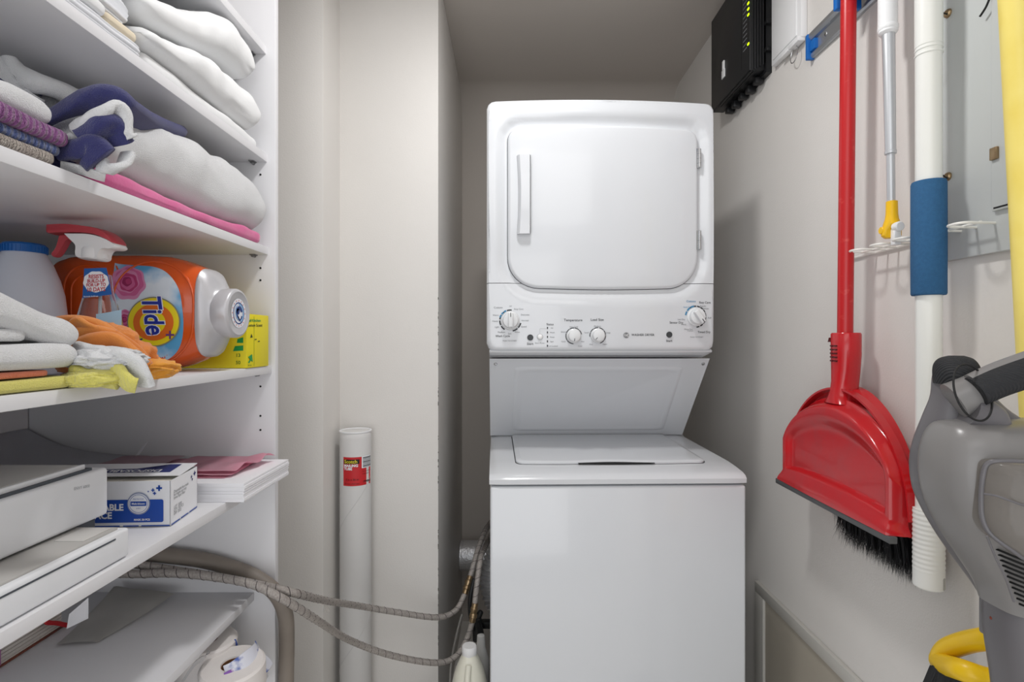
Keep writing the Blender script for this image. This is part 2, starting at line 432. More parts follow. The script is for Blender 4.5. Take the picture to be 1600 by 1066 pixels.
# outer loop sampled at even spacing with the door loop matched by angle
for p in DL: OL.append(outer_pt(p))
def mind(q): return min((q-a).length for a in DL[::2])
m = MB(); Rg = []
ts = [0, .02, .06, .12, .2, .3, .42, .56, .7, .82, .9]
def smooth(a, b, x): x = min(max((x-a)/(b-a), 0), 1); return x*x*(3-2*x)
Rg.append([Vector((p.x, dy(p.x, p.y)+.035, p.y)) for p in DL])
for t in ts:
    r_ = []
    for a, o_ in zip(DL, OL):
        q = a.lerp(o_, t); d_ = mind(q); rec = .013*(1-smooth(.002, .034, d_)); r_.append(Vector((q.x, dy(q.x, q.y)+rec, q.y)))
    Rg.append(r_)
for ins, back in ((.010, .0), (.006, .0012), (.003, .0035), (.001, .008), (0, .014), (0, .30), (0, .487)):
    r_ = []
    for p in DL:
        q = outer_pt(p, ins); d_ = mind(q); rec = .013*(1-smooth(.002, .034, d_)); r_.append(Vector((q.x, (dy(q.x, q.y) if back < .2 else .133)+rec+back, q.y)))
    Rg.append(r_)
m.rings(Rg, cap0=True, cap1=True)
full = m.bm; bmesh.ops.recalc_face_normals(full, faces=full.faces)
zs = dv(442)
up = full.copy(); dn = full
for bm_, side in ((up, 1), (dn, -1)):
    bmesh.ops.bisect_plane(bm_, geom=bm_.verts[:]+bm_.edges[:]+bm_.faces[:], plane_co=(0, 0, zs+.0007*side), plane_no=(0, 0, 1), clear_inner=side > 0, clear_outer=side < 0)
cab = wl('dryer_cabinet', up, M_white, sharp=40, normals=False); cp = wl('control_panel', dn, M_white, sharp=40, normals=False)
wl('panel_seam', MB().box(du(762), du(1119), .145, .5, zs-.002, zs+.002), M_dark, cab)
# lower lip of the control panel
m = MB(); Rg = []
for i in range(25):
    u = -1+2*i/24; x = du(763)+(du(1119)-du(763))*(i/24); k = dy(x, dv(549))
    Rg.append([Vector((x, k+.012, dv(546))), Vector((x, k+.004, dv(548.5))), Vector((x, k+.006, dv(551))), Vector((x, .205, dv(563)+.004)), Vector((x, .5, dv(560))), Vector((x, .5, dv(546)))])
m.rings(Rg); wl('lower_lip', m, M_white, cp, sharp=25)
mat('gap_grey', '#3c3f42', .8)
# door
dd = lambda p, s: dc+(p-dc)*s
m = MB(); Rg = []
def ins_loop(k):
    out = []; n = len(DL)
    for i in range(n):
        t = (DL[(i+1) % n]-DL[i-1]).normalized(); nr = Vector((-t.y, t.x))
        if (dc-DL[i]).dot(nr) < 0: nr = -nr
        out.append(DL[i]+nr*k)
    return out
dyy = lambda u, v: dy(u, v)+.0035
for k, h in ((.0016, .022), (.0016, .004), (.003, .001), (.006, -.0012), (.010, -.0018)):
    Rg.append([Vector((p.x, dyy(p.x, p.y)+h, p.y)) for p in ins_loop(k)])
L2 = ins_loop(.010)
for s in (.85, .7, .55, .4, .25, .1):
    Rg.append([Vector((q.x, dyy(q.x, q.y)-.0018-.002*(1-s), q.y)) for q in [dc+(p-dc)*s for p in L2]])
m.rings(Rg); g_ = MB(); g_.rings([[Vector((p.x, dyy(p.x, p.y)+.0125, p.y)) for p in ins_loop(k)] for k in (-.0012, .0024)], cap0=False, cap1=False); wl('door_gap', g_, mat('gap_grey', '#3c3f42', .8), cab); door = wl('dryer_door', m, M_white, cab, sharp=40)
# handle: a bar with a scooped finger pocket behind it
hx0, hx1, hz0, hz1 = du(806), du(826.5), dv(366), dv(243)
m = MB(); Rg = []
for i in range(13):
    t = i/12; z = hz0+(hz1-hz0)*t; bow = sin(pi*t)
    l = hx0+.0035*bow; yb = dyy(hx0, z)
    Rg.append([Vector((l, yb-.004, z)), Vector((l+.0015, yb-.011, z)), Vector((l+.007, yb-.0165-.004*bow, z)), Vector((hx1-.002, yb-.0195-.004*bow, z)), Vector((hx1, yb-.018-.003*bow, z)), Vector((hx1, yb-.002, z))])
m.rings(Rg); wl('door_handle', m, M_white, door, sharp=35)
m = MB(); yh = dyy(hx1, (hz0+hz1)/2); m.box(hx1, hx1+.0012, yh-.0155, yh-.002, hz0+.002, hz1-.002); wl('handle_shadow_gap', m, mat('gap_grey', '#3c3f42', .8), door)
for pa, pb in ((228, 258), (358, 388)):
    m = MB(); x = du(1095.5); y = dyy(x, dv((pa+pb)/2)); m.cyl((x, y-.004, dv(pb)), (x, y-.004, dv(pa)), .0034, seg=14, bev=.001)
    for k in range(1, 4): z = dv(pb)+(dv(pa)-dv(pb))*k/4; m.cyl((x, y-.004, z-.0008), (x, y-.004, z+.0008), .0044, seg=14)
    m.box(x-.007, x+.005, y-.003, y+.004, dv(pb), dv(pa)); wl('hinge', m, M_chrome, cab)
# knobs, buttons, print on the control panel
def cpf(e=.0006): return lambda px, py: Vector((du(px), dy(du(px), dv(py))-e, dv(py)))
M_knob = mat('knob_white', '#dcdee0', .3)
def knob(px, py, rp, style, ang):
    x, z = du(px), dv(py); y = dy(x, z); r = rp*SP
    m = MB(); m.lathe([(r*1.02, .001), (r*1.02, -.004), (r*.98, -.0065), (r*.86, -.008), (r*.82, -.016), (r*.78, -.0195), (r*.68, -.0205), (.0001, -.021)], (x, y, z), (0, 1, 0), 40)
    k = wl('control_knob', m, M_knob, cp)
    c_, s_ = cos(ang), sin(ang)
    if style == 'bar':
        m = MB(); m.box(-.0062, .0062, -.0335, -.019, -r*.74, r*.80, .0025, 3)
        m.bm.transform(Matrix.Translation((x, y, z)) @ Matrix.Rotation(-ang, 4, 'Y')); g = wl('knob_grip', m, M_knob, k)
        m = MB(); m.box(-.0009, .0009, -.0342, -.0330, r*.35, r*.80)
        m.bm.transform(Matrix.Translation((x, y, z)) @ Matrix.Rotation(-ang, 4, 'Y')); wl('pointer_mark', m, M_printd, k)
    else:
        m = MB(); m.box(-.0007, .0007, -.0213, -.0195, r*.35, r*.72)
        m.bm.transform(Matrix.Translation((x, y, z)) @ Matrix.Rotation(-ang, 4, 'Y')); wl('pointer_mark', m, M_printd, k)
knob(796, 501, 14.5, 'bar', 0); knob(895, 525, 11.2, 'round', pi*.98); knob(932.5, 524.5, 11.2, 'round', pi*.78); knob(1090, 494.5, 14.5, 'bar', radians(215))
def dial(px, py, r0, r1, segs, m):
    G = [ring2(px, py, r0, r1, 10, a, b) for a, b in segs]; decal('dial_scale', G, cpf(), m, cp, True)
def segs(a0, a1, n, gap=.1): return [(radians(a0+(a1-a0)*i/n)+gap/2, radians(a0+(a1-a0)*(i+1)/n)-gap/2) for i in range(n)]
dial(796, 501, 15.6, 17.6, segs(10, 80, 2)+segs(120, 280, 5), M_printd); dial(796, 501, 15.6, 17.6, segs(120, 200, 2)+[], M_blueprint) if False else None
dial(895, 525, 11.8, 13.0, segs(200, 350, 4, .06)+segs(90, 200, 2, .06), M_printd)
dial(932.5, 524.5, 11.8, 13.0, segs(-80, 75, 4, .06)+segs(170, 275, 3, .06), M_printd)
dial(1090, 494.5, 15.6, 17.6, segs(20, 88, 3)+segs(190, 380, 9, .07), M_printd)
decal('dial_scale', [ring2(796, 501, 15.6, 18.2, 10, a, b) for a, b in segs(195, 250, 3)], cpf(.0009), M_blueprint, cp, True)
decal('dial_scale', [ring2(1090, 494.5, 15.8, 18.2, 10, a, b) for a, b in segs(185, 262, 3)], cpf(.0009), M_blueprint, cp, True)
# (print y runs downward in pixels, so text is flipped)
def ptext(s, px, py, size, m=M_print, offset=0.0, e=.0006, name='lettering'):
    V, Fs = text_geo(s, size, offset=offset); V = [(px+x, py-y) for x, y in V]
    return decal(name, [(V, Fs)], cpf(e), m, cp, True)
for s, x, y, z in (('Temperature', 894, 500.5, 5.4), ('Load Size', 931.5, 499.8, 5.4), ('Status', 858, 507, 4.6), ('Start', 827, 537.5, 5.2), ('Start', 1046.5, 532.8, 5.2), ('WASHER DRYER', 1004, 523.5, 5.0),
                  ('Timed Dry', 1104, 519, 4.8), ('Easy Care', 1105, 472, 4.8), ('Sensor Dry', 1058, 504, 4.8), ('Wash Cycle', 784, 525.3, 4.6)):
    ptext(s, x, y, z, M_printd, .05)
for s, x, y, z in (('Cottons', 777, 480.5, 4.2), ('Easy Care', 809, 483, 3.6), ('Delicates', 819, 492, 3.6), ('Normal', 819, 501, 3.6), ('Speed', 817, 510.5, 3.6), ('Rinse', 807, 519, 3.6), ('Warm', 773, 492.5, 3.6), ('Heavy', 772, 501.8, 3.6), ('Light', 775, 511, 3.6),
                  ('Medium', 782, 519.3, 3.6), ('Spin', 795, 521.5, 3.4), ('PUSH TO START', 795, 532.8, 3.0), ('Hot Cold', 895, 511, 3.4), ('Warm', 879, 519, 3.2), ('Cold', 879, 534, 3.2), ('Hot', 909, 534, 3.2), ('Cool', 905, 541, 3.2),
                  ('Medium', 932, 510, 3.4), ('Small', 915, 520, 3.2), ('Large', 949, 520, 3.2), ('Mini', 922, 538.5, 3.2), ('Super', 944, 538, 3.2), ('Fill', 861, 513, 3.2), ('Wash', 861.5, 519.8, 3.2), ('Rinse', 861.5, 527, 3.2), ('Spin', 861, 534, 3.2), ('Lid Locked', 863, 541, 3.2),
                  ('Extra Rinse', 842, 536.3, 3.2), ('Off', 796, 478.5, 3.0), ('Regular', 1102, 477.5, 3.4), ('Delicate', 1106, 481.5, 3.4), ('Fluff', 1113, 496.5, 3.4), ('Damp', 1070, 506.8, 3.4), ('Less Dry', 1066, 499, 3.4), ('More Dry', 1078, 514.5, 3.4), ('Cotton', 1081, 517, 3.4), ('PUSH TO START', 1092, 527, 3.0)):
    ptext(s, x, y, z)
ptext('Cottons', 1082, 470.3, 4.6, M_blueprint, .05); ptext('Auto Dry', 1076, 479.5, 3.4, M_blueprint)
m = MB()
for px, py in ((827.2, 527.5), (1046.5, 523)):
    x, z = du(px), dv(py); y = dy(x, z); m = MB(); m.lathe([(.0078, .001), (.0078, -.002), (.007, -.003), (.0055, -.0026), (.0001, -.0032)], (x, y, z), (0, 1, 0), 24); wl('start_button', m, mat('button_grey', '#3b3e41', .4), cp, label='dark grey start button')
x, z = du(842.3), dv(526.5); y = dy(x, z); m = MB(); m.lathe([(.0065, .001), (.0065, -.0025), (.0055, -.0035), (.0001, -.0042)], (x, y, z), (0, 1, 0), 24); wl('option_button', m, M_wpl, cp)
decal('button_outline', [ring2(842.3, 526.5, 4.2, 4.8, 28), ([(841.9, 513.6), (853, 513.6), (853, 514), (842.3, 514), (842.3, 521), (841.9, 521)], [(0, 1, 2, 3), (0, 3, 4, 5)])], cpf(), mat('faint_print', '#a9acae', .6), cp, True)
for py in (512.5, 519.5, 526.5, 533.5, 540.5):
    x, z = du(854), dv(py); y = dy(x, z); m = MB(); m.box(x-.0014, x+.0014, y-.0014, y+.001, z-.0026, z+.0026, .0006); wl('indicator_light', m, M_printd, cp)
decal('maker_emblem', [fan(circle2(977.5, 524, 4.6))], cpf(), mat('emblem_grey', '#55585c', .4), cp, True)
decal('emblem_ring', [ring2(977.5, 524, 3.7, 4.05, 30)], cpf(.0010), M_wpl, cp, True)
ptext('GE', 977.5, 524.1, 5.0, M_wpl, .1, .0011, 'emblem_lettering')
V, Fs = text_geo('4.4 kW', 4.2, offset=.06); yl = .15
decal('rating_mark', [([(793+x, 556-y) for x, y in V], Fs)], lambda px, py: Vector((du(px), .160+(py-551)*.0042-.0012, dv(551)-(py-551)*.00085-.0010)), M_printd, cp, True)

# ------------------------------------------------------------------ linens on the two upper shelves
M_terry = mat('white_terry', '#e3e4e6', .95, bump=(900, .8, .003), sheen=.3)
M_cotton = mat('white_cotton', '#e4e5e6', .9, bump=(160, .15, .002), sheen=.15)
M_cotton2 = mat('cool_white_cotton', '#dfe1e6', .9, bump=(160, .15, .002), sheen=.15)
M_beige = mat('beige_cotton', '#ded2bb', .9, bump=(200, .15, .002))
M_purple = wave_bump(mat('purple_knit', '#8d4f8e', .95, bump=(700, .9, .004), sheen=.4, vary=('#a86aa6', 90, .35, .7)), 38, .8, 'Y', .006, 2)
M_bknit = wave_bump(mat('slate_blue_knit', '#3e4d80', .95, bump=(700, .9, .004), sheen=.4, vary=('#5f6fa4', 120, .35, .65)), 38, .8, 'Y', .006, 2)
M_tan = wave_bump(mat('stone_knit', '#b9aca4', .95, bump=(700, .9, .004), vary=('#cfc6bd', 120, .35, .65)), 42, .9, 'Y', .006, 2)
M_pink = mat('pink_velour', '#d04f8d', .85, bump=(300, .25, .002), sheen=.5, vary=('#dd6ba0', 16, .4, .7))
M_navy = mat('navy_terry', '#2b2c66', .95, bump=(900, .8, .003), sheen=.3, vary=('#35386f', 60, .3, .7))
T2 = SH['S2']
GS = 'white linens folded on the highest laden shelf'
folded('folded_towel', -.86, -.520, .775, 1.13, T2, H+.414, M_cotton, 'thin white cloth lying flat under the two puffy rolled towels', 'towel', seed=1, amp=.003)
folded('rolled_towel', -.90, -.500, .765, 1.112, H+.414, H+.500, M_cotton, 'thick white rolled towel at mid height of the top pile, its end by the panel', 'towel', seed=2, amp=.006, n=2.2, taper=lambda v: .42+.58*smooth(0, .8, v))
folded('rolled_towel', -.92, -.505, .765, 1.108, H+.455, H+.540, M_cotton, 'thick white rolled towel topmost of its pile, just under the highest shelf', 'towel', seed=3, amp=.006, n=2.2, taper=lambda v: .55+.45*smooth(0, .8, v), fn=lambda p, v: p+Vector((0, 0, .060*smooth(0, .85, v))))
folded('flat_sheet', -.86, -.513, .36, .765, T2, H+.411, M_cotton2, 'folded white sheet of several thin layers lowest on the top shelf', 'sheet', seed=4, amp=.003, layers=3, groove=.006)
folded('flat_sheet', -.86, -.516, .34, .700, H+.411, H+.427, M_cotton, 'folded white sheet with one soft rounded fold, beside the beige pillowcase', 'sheet', seed=5, amp=.003)
folded('pillowcase', -.86, -.518, .702, .762, H+.411, H+.427, M_beige, 'folded beige pillowcase between white sheets', 'pillowcase', seed=6, amp=.002)
folded('flat_sheet', -.86, -.524, .34, .758, H+.427, H+.464, M_cotton2, 'folded white sheet with many fine ruffled layers just above the beige pillowcase', 'sheet', seed=7, amp=.004, layers=5, groove=.008)
folded('fitted_sheet', -.86, -.520, .34, .758, H+.464, H+.535, M_cotton, 'gathered white fitted sheet with wrinkled edge uppermost beside the rolled towels', 'sheet', seed=8, amp=.008, layers=5, groove=.012)

T3 = SH['S3']
GK = None
folded('knit_blanket', -.80, -.510, .30, .615, T3, H+.2085, M_tan, 'stone grey knitted blanket lowest in the knit pile', 'blanket', seed=11, amp=.002)
folded('knit_blanket', -.80, -.512, .30, .625, H+.2075, H+.2195, M_bknit, 'slate blue knitted blanket folded between purple and grey ones', 'blanket', seed=12, amp=.002)
folded('knit_blanket', -.80, -.505, .30, .630, H+.2185, H+.2395, M_purple, 'purple knitted blanket folded under a fluffy white towel', 'blanket', seed=13, amp=.002)
folded('bath_towel', -.80, -.515, .30, .620, H+.2385, H+.268, M_terry, 'fluffy white bath towel folded on top of the purple knit', 'towel', seed=14, amp=.005, n=2.2)
folded('bath_towel', -.86, -.508, .668, 1.118, T3+.0004, H+.2145, M_pink, 'hot pink velour towel pressed flat under the big white rolled towel', 'towel', seed=15, amp=.004, taper=lambda v: 1.0+.2*sin(v*9))
o = folded('rolled_towel', -.83, -.497, .672, 1.132, H+.210, H+.333, M_terry, 'large white terry towel rolled and laid over the pink towel', 'towel', seed=16, amp=.009, n=2.15, taper=lambda v: .70+.30*smooth(0, .55, v), )
# navy and white beach towel heaped beside the knits
st = thing('beach_towel', 'navy and white striped beach towel crumpled beside the knitted blankets', 'towel', (-.62, .70, T3))
crumple('towel_heap', (-.655, .70, H+.222), (.105, .062, .050), M_navy, parent=st, seed=3, amp=.16, freq=1.5, z0=T3+.0005)
ribbon('navy_fold', [P(58, 195, .66), P(100, 172, .66), P(135, 160, .665), P(165, 163, .675), P(190, 182, .70), P(230, 203, .80), P(268, 216, .90)], (.05, -.01, .03), .020, M_navy, st, amp=.001)
ribbon('white_stripe', [P(118, 206, .648), P(133, 193, .648), P(150, 184, .652), P(165, 180, .66), P(173, 190, .665), P(176, 214, .668), P(183, 226, .672)], (.055, -.012, .022), .016, M_terry, st, amp=.001)
ribbon('white_stripe', [P(88, 232, .65), P(104, 228, .65), P(122, 222, .655), P(140, 214, .665)], (.03, -.01, .03), .012, M_terry, st)
ribbon('navy_fold', [P(126, 218, .645), P(150, 206, .65), P(168, 206, .66), P(180, 226, .67)], (.04, -.012, .03), .022, M_navy, st)
ribbon('navy_fold', [P(92, 240, .638), P(118, 234, .64), P(140, 234, .645), P(158, 250, .65)], (.03, 0, .03), .018, M_navy, st)
ribbon('white_hem', [P(95, 258, .640), P(125, 265, .65), P(165, 276, .665)], (.02, 0, .006), .005, M_terry, st)
ribbon('white_hem', [P(160, 258, .66), P(172, 262, .66), P(190, 256, .672), P(200, 240, .68)], (.022, 0, .012), .010, M_terry, st)
st2 = thing('beach_towel', 'white towel with navy end folded over behind the knitted blankets', 'towel', (-.74, .74, T3))
crumple('towel_body', P(70, 200, .79), (.085, .10, .056), M_terry, parent=st2, seed=9, amp=.08, freq=1.1, z0=T3+.0005)
ribbon('white_fold', [P(22, 134, .685), P(30, 123, .685), P(46, 121, .69), P(90, 140, .73), P(148, 168, .80)], (.07, .0, -.03), .024, M_terry, st2)
ribbon('navy_end', [P(-14, 140, .70), P(8, 134, .70), P(28, 146, .70), P(46, 160, .70)], (.03, .0, .028), .016, M_navy, st2)

# ------------------------------------------------------------------ the shelf with detergents and towels
T4 = SH['S4']
M_milk = mat('milky_plastic', '#dfe5f2', .32, coat=.2)
def round_bottle(name, c, prof, cap, label, mcap):
    t = thing(name, label, 'bottle', (c[0], c[1], T4))
    obj('bottle_body', MB().lathe(prof, c, seg=48), M_milk, t, sharp=50)
    m = MB(); r, z0, z1 = cap; m.lathe([(r*.9, z0), (r, z0), (r, z1-.003), (r-.003, z1), (.0001, z1)], c, seg=48)
    cp_ = obj('screw_cap', m, mcap, t, label='blue ribbed screw cap')
    m = MB()
    for i in range(36):
        a = 2*pi*i/36; m.box(r-.0006, r+.0007, -.0011, .0011, z0+.001, z1-.004); 
        for v in m.bm.verts[-8:]: v.co = Matrix.Rotation(a, 3, 'Z') @ v.co + Vector(c)
    obj('cap_ribs', m, mcap, cp_)
    return t
B1 = P(38, 500, .85); 
round_bottle('detergent_bottle', (B1.x, .85, T4), [(.0001, .0006), (.048, .0006), (.0515, .004), (.053, .05), (.053, .095), (.050, .125), (.044, .15), (.036, .172), (.0285, .187), (.026, .192), (.0001, .192)], (.0285, .190, .2045), 'squat milky white bottle with a blue cap beside the trigger sprayer', M_blue)
B2 = P(-50, 500, .88)
round_bottle('detergent_bottle', (B2.x, .88, T4), [(.0001, .0006), (.050, .0006), (.0535, .004), (.055, .05), (.055, .105), (.052, .135), (.045, .16), (.035, .178), (.0275, .19), (.025, .195), (.0001, .195)], (.0275, .193, .207), 'milky white bottle cut by the left frame edge, only its shoulder showing', M_blue)

# big orange detergent jug lying on its side, cap towards the room
M_or = mat('orange_plastic', '#d8571a', .25, coat=.35, bump=(40, .03, .0005))
M_silver = mat('pearl_silver_plastic', '#c3c3c7', .35, .25)
JY, JZ = .965, T4+.1018
jug = thing('detergent_jug', 'large orange detergent jug lying on its side with a silver cap', 'detergent', (-.64, JY, T4))
secs = [(-.797, .040, .022), (-.795, .062, .034), (-.788, .080, .044), (-.775, .092, .051), (-.755, .098, .055), (-.70, .1005, .057), (-.63, .1005, .057), (-.59, .098, .056), (-.565, .092, .054), (-.545, .084, .051), (-.527, .074, .047)]
def jsec(x):
    if x <= secs[0][0]: return secs[0][1:]
    for (x0, a0, b0), (x1, a1, b1) in zip(secs, secs[1:]):
        if x0 <= x <= x1:
            t = (x-x0)/(x1-x0); return a0+(a1-a0)*t, b0+(b1-b0)*t
    return secs[-1][1:]
NE = 3.4
def jring(x, a, b, n=NE, k=64):
    R = []
    for i in range(k):
        t = 2*pi*i/k; cy, sz = cos(t), sin(t)
        R.append(Vector((x, JY+b*math.copysign(abs(cy)**(2/n), cy), JZ+a*math.copysign(abs(sz)**(2/n), sz))))
    return R
xs = [secs[0][0]+(secs[-1][0]-secs[0][0])*i/60 for i in range(61)]
obj('jug_body', MB().rings([jring(x, *jsec(x)) for x in xs]), M_or, jug, sharp=60)
m = MB(); m.rings([jring(-.530, .076, .048), jring(-.527, .0775, .0495), jring(-.520, .0735, .0475, 3), jring(-.513, .062, .044, 2.6), jring(-.508, .053, .041, 2.2), jring(-.505, .047, .041, 2), jring(-.502, .044, .041, 2), jring(-.499, .041, .039, 2)]); col_ = obj('pouring_collar', m, M_silver, jug, sharp=60, label='pearly silver pouring collar')
m = MB(); m.lathe([(.0385, -.508), (.0425, -.5075), (.0435, -.504), (.0435, -.483), (.0415, -.4795), (.038, -.4785), (.0365, -.4795), (.0001, -.4795)], (0, JY, JZ), (1, 0, 0), 56); cap_ = obj('screw_cap', m, M_silver, jug, sharp=45, label='round silver cap with a blue emblem')
capf = lambda e: (lambda y, z: Vector((-.4795+e, JY+y, JZ+z)))
decal('cap_sticker', [fan(circle2(0, 0, .026))], capf(.0004), mat('sticker_white', '#e4e6ee', .5), cap_)
decal('sticker_ring', [ring2(0, 0, .0175, .0195)], capf(.0008), mat('navy_print', '#27407f', .5), cap_)
decal('sticker_dots', [fan(circle2(.0225*cos(a), .0225*sin(a), .0014, n=10)) for a in [2*pi*i/16 for i in range(16)]], capf(.0008), mat('coral_print', '#d98f7f', .5), cap_)
decal('sticker_swirl', [ring2(.001, 0, .006, .0125, 24, .3, 4.6), ring2(-.003, .003, .0, .0055, 24), ring2(.004, -.006, .004, .008, 24, 3.2, 6.5)], capf(.0009), mat('navy_print', '#27407f', .5), cap_)
decal('sticker_swirl', [ring2(0, 0, .0135, .0172, 24, -1.2, 1.6), ring2(.002, .002, .0126, .0150, 24, 2.2, 4.4)], capf(.0010), mat('light_blue_print', '#8db5dc', .5), cap_)
# front of the jug: everything printed on the label follows the surface
def jfront(e=0.0):
    def fn(px, py):
        D = .912
        for _ in range(3):
            q = P(px, py, D); a, b = jsec(q.x); r = min(abs((q.z-JZ)/a), .995); D = JY-b*(1-r**NE)**(1/NE)
        q = P(px, py, D); return q+Vector((-.2, -1, 0)).normalized()*e
    return fn
def pipe2(loop, r):                                # raised moulding line following a loop
    return loop
m = MB(); lp = rrect2(176, 302, 409, 570, 62, 10); lp = [(x+(y-490)*-.02, y) for x, y in lp]
for off, rr in ((0, .0022),):
    pts = [jfront(0)(x, y) for x, y in lp]; m.tube(pts+[pts[0]], rr, 8)
obj('label_rim', m, M_or, jug)
m = MB(); lp2 = rrect2(100, 172, 415, 560, 34, 10); pts = [jfront(0)(x, y) for x, y in lp2]; m.tube(pts+[pts[0]], .0022, 8)
lp3 = rrect2(111, 162, 430, 545, 24, 10); pts = [jfront(0)(x, y) for x, y in lp3]; m.tube(pts+[pts[0]], .0018, 8); obj('grip_rim', m, M_or, jug)
M_sky = mat('label_sky', '#58a6d6', .4, vary=('#dfe9f3', 12, .42, .6))
lab = [(180, 411), (190, 413), (215, 415), (240, 417), (258, 424), (272, 438), (281, 456), (285, 480), (287, 505), (285, 530), (278, 548), (266, 560), (250, 567), (236, 571), (226, 566), (205, 562), (190, 555), (181, 540), (178, 500), (176, 450)]
lab = [(p.x, p.y) for p in spline([(x, y, 0) for x, y in lab+[lab[0]]], 80)[:-1]]
LB = decal('front_label', [fan(lab)], jfront(.0006), M_sky, jug, label='sky blue label with a pink rose and round emblem')
M_r = [mat('rose_%s' % n, c, .5) for n, c in (('pale', '#d98ab4'), ('mid', '#cf6296'), ('deep', '#b93a72'), ('dark', '#98205a'))]
def rose(cx, cy, R, k0=0.0):
    for ri, (f, mi) in enumerate(((1.0, 0), (.84, 1), (.68, 0), (.54, 2), (.40, 1), (.28, 3), (.17, 2))):
        n = 7-ri//2
        decal('rose_petal', [fan(circle2(cx+sin(ri*2.3)*R*.05, cy+cos(ri*1.7)*R*.05, R*f, R*f*.98, 56, ri*.9+k0, ri*.9+k0+2*pi, .05, n))], jfront(.0009+.00018*ri), M_r[mi], LB)
rose(201, 441, 27)
rose(211, 553, 17, 1.0); rose(196, 500, 17, 2.0)
M_ye = mat('emblem_yellow', '#f0da18', .4); M_eor = mat('emblem_orange', '#e5701c', .4); M_tb = mat('emblem_blue', '#23329c', .35)
decal('emblem_disc', [fan(circle2(242, 503, 41.5, 39))], jfront(.0024), mat('emblem_rim', '#8e8c70', .4), LB)
decal('emblem_disc', [fan(circle2(242, 503, 39.5, 37))], jfront(.0027), M_ye, LB)
decal('emblem_ring', [fan(circle2(242, 504, 31.5, 28.5))], jfront(.0030), M_eor, LB)
decal('emblem_disc', [fan(circle2(241, 504, 20, 18.5))], jfront(.0033), M_ye, LB)
def jtext(s, px, py, size, ang, m, off, e, sx=1.0, shear=0, name='lettering'):
    V, Fs = text_geo(s, size, shear=shear, offset=off); V = [(x*sx, y) for x, y in V]; V = rot2(V, ang); V = [(px+x, py-y) for x, y in V]
    decal(name, [(V, Fs)], jfront(e), m, LB)
A_ = radians(-82)
jtext('Tide', 241, 492, 42, A_, mat('letter_white', '#eef0f4', .4), 4.2/42*1.0 if False else .062*42*.9, .0037, .80, .18, 'letter_outline')
jtext('Tide', 241, 492, 42, A_, M_tb, .022*42, .0041, .80, .18)
decal('plus_mark', [([(267, 517), (270, 517), (270, 530), (267, 530)], [(0, 1, 2, 3)]), ([(262, 522), (275, 522), (275, 525), (262, 525)], [(0, 1, 2, 3)])], jfront(.0038), mat('plum_print', '#6c3a7c', .5), LB)
jtext('downy', 227, 545, 16, radians(-60), mat('navy_print', '#27407f', .5), .4, .0037, 1, .1)

# clear trigger sprayer
M_clear = mat('clear_plastic', '#eef1f4', .05, trans=1.0, ior=1.42)
sp = thing('spray_bottle', 'clear trigger spray bottle with a red and white head', 'spray bottle', (P(155, 500, .80).x, .80, T4))
SX, SY = P(155, 500, .80).x, .80
def spx(px, py): return P(px, py, SY)
def oval(cx, z, a, b, n=40): return [Vector((cx+a*cos(2*pi*i/n), SY+b*sin(2*pi*i/n), z)) for i in range(n)]
def zpx(py): return H+(530-py)/F*SY
k_ = SY/F
prof = [(0.0, 36, 26), (.003, 39, 28), (.03, 39, 28), (.055, 37, 27), (.085, 32, 23), (.105, 26, 20), (.122, 20.5, 17.5), (.134, 18.5, 16.5), (.143, 17.5, 16), (.150, 16.5, 15.5)]
q = MB(); out_ = [oval(SX, T4+z+.0006, a*k_, b*k_) for z, a, b in prof]; in_ = [oval(SX, T4+z+(.002 if z == 0 else .0006), a*k_-.0011, b*k_-.0011) for z, a, b in prof]
q.rings(out_+in_[::-1]); obj('bottle_body', q, M_clear, sp, sharp=60, label='clear plastic bottle')
m = MB(); m.tube([(SX, SY, T4+.01), (SX+.002, SY, T4+.15)], .0022, 10); obj('dip_tube', m, M_wpl, sp)
m = MB(); cx = spx(147, 395).x; m.lathe([(.0168, 0), (.0172, .002), (.0168, .013), (.0155, .016), (.0001, .016)], (SX-.006, SY, zpx(405)), seg=36); obj('neck_collar', m, M_wpl, sp, label='white ribbed collar')
def plate(pxs, w0, w1, name, m_, par, e=0):          # side outline in pixels, given a rounded thickness
    mm = MB(); pl = [spx(x, y) for x, y in pxs]; c = sum(pl, Vector())/len(pl); R = []
    for dy_, s in ((-w1, .90), (-w0, .97), (-w0*.5, 1), (w0*.5, 1), (w0, .97), (w1, .90)):
        R.append([c+(p-c)*s+Vector((0, dy_, 0)) for p in pl])
    mm.rings(R); return obj(name, mm, m_, par, sharp=50)
def sm(pts, n=50): return [(p.x, p.y) for p in spline([(x, y, 0) for x, y in pts+[pts[0]]], n)[:-1]]
M_rtr = mat('dusty_red_plastic', '#b8404a', .4)
hd = plate(sm([(108, 366), (118, 366), (150, 367), (178, 375), (193, 386), (186, 391), (172, 391), (166, 398), (163, 408), (150, 408), (128, 404), (127, 386), (118, 376)]), .010, .014, 'sprayer_shroud', M_wpl, sp)
plate(sm([(81, 353), (110, 352), (140, 355), (165, 360), (183, 371), (191, 383), (180, 377), (160, 369), (135, 366), (100, 366), (82, 366)]), .0115, .0145, 'sprayer_top', M_rtr, hd)
plate(sm([(97, 368), (108, 367), (118, 372), (108, 376), (101, 388), (92, 401), (86, 402), (84, 398), (91, 388)]), .004, .0055, 'trigger', M_rtr, hd)
def sfront(e): return lambda px, py: (lambda z: Vector((P(px, py, SY-.026).x, SY-.0215-e-max(0, (T4+.13-z))*.07, z)))(P(px, py, SY-.026).z)
M_labblue = mat('label_blue', '#1b5dab', .45)
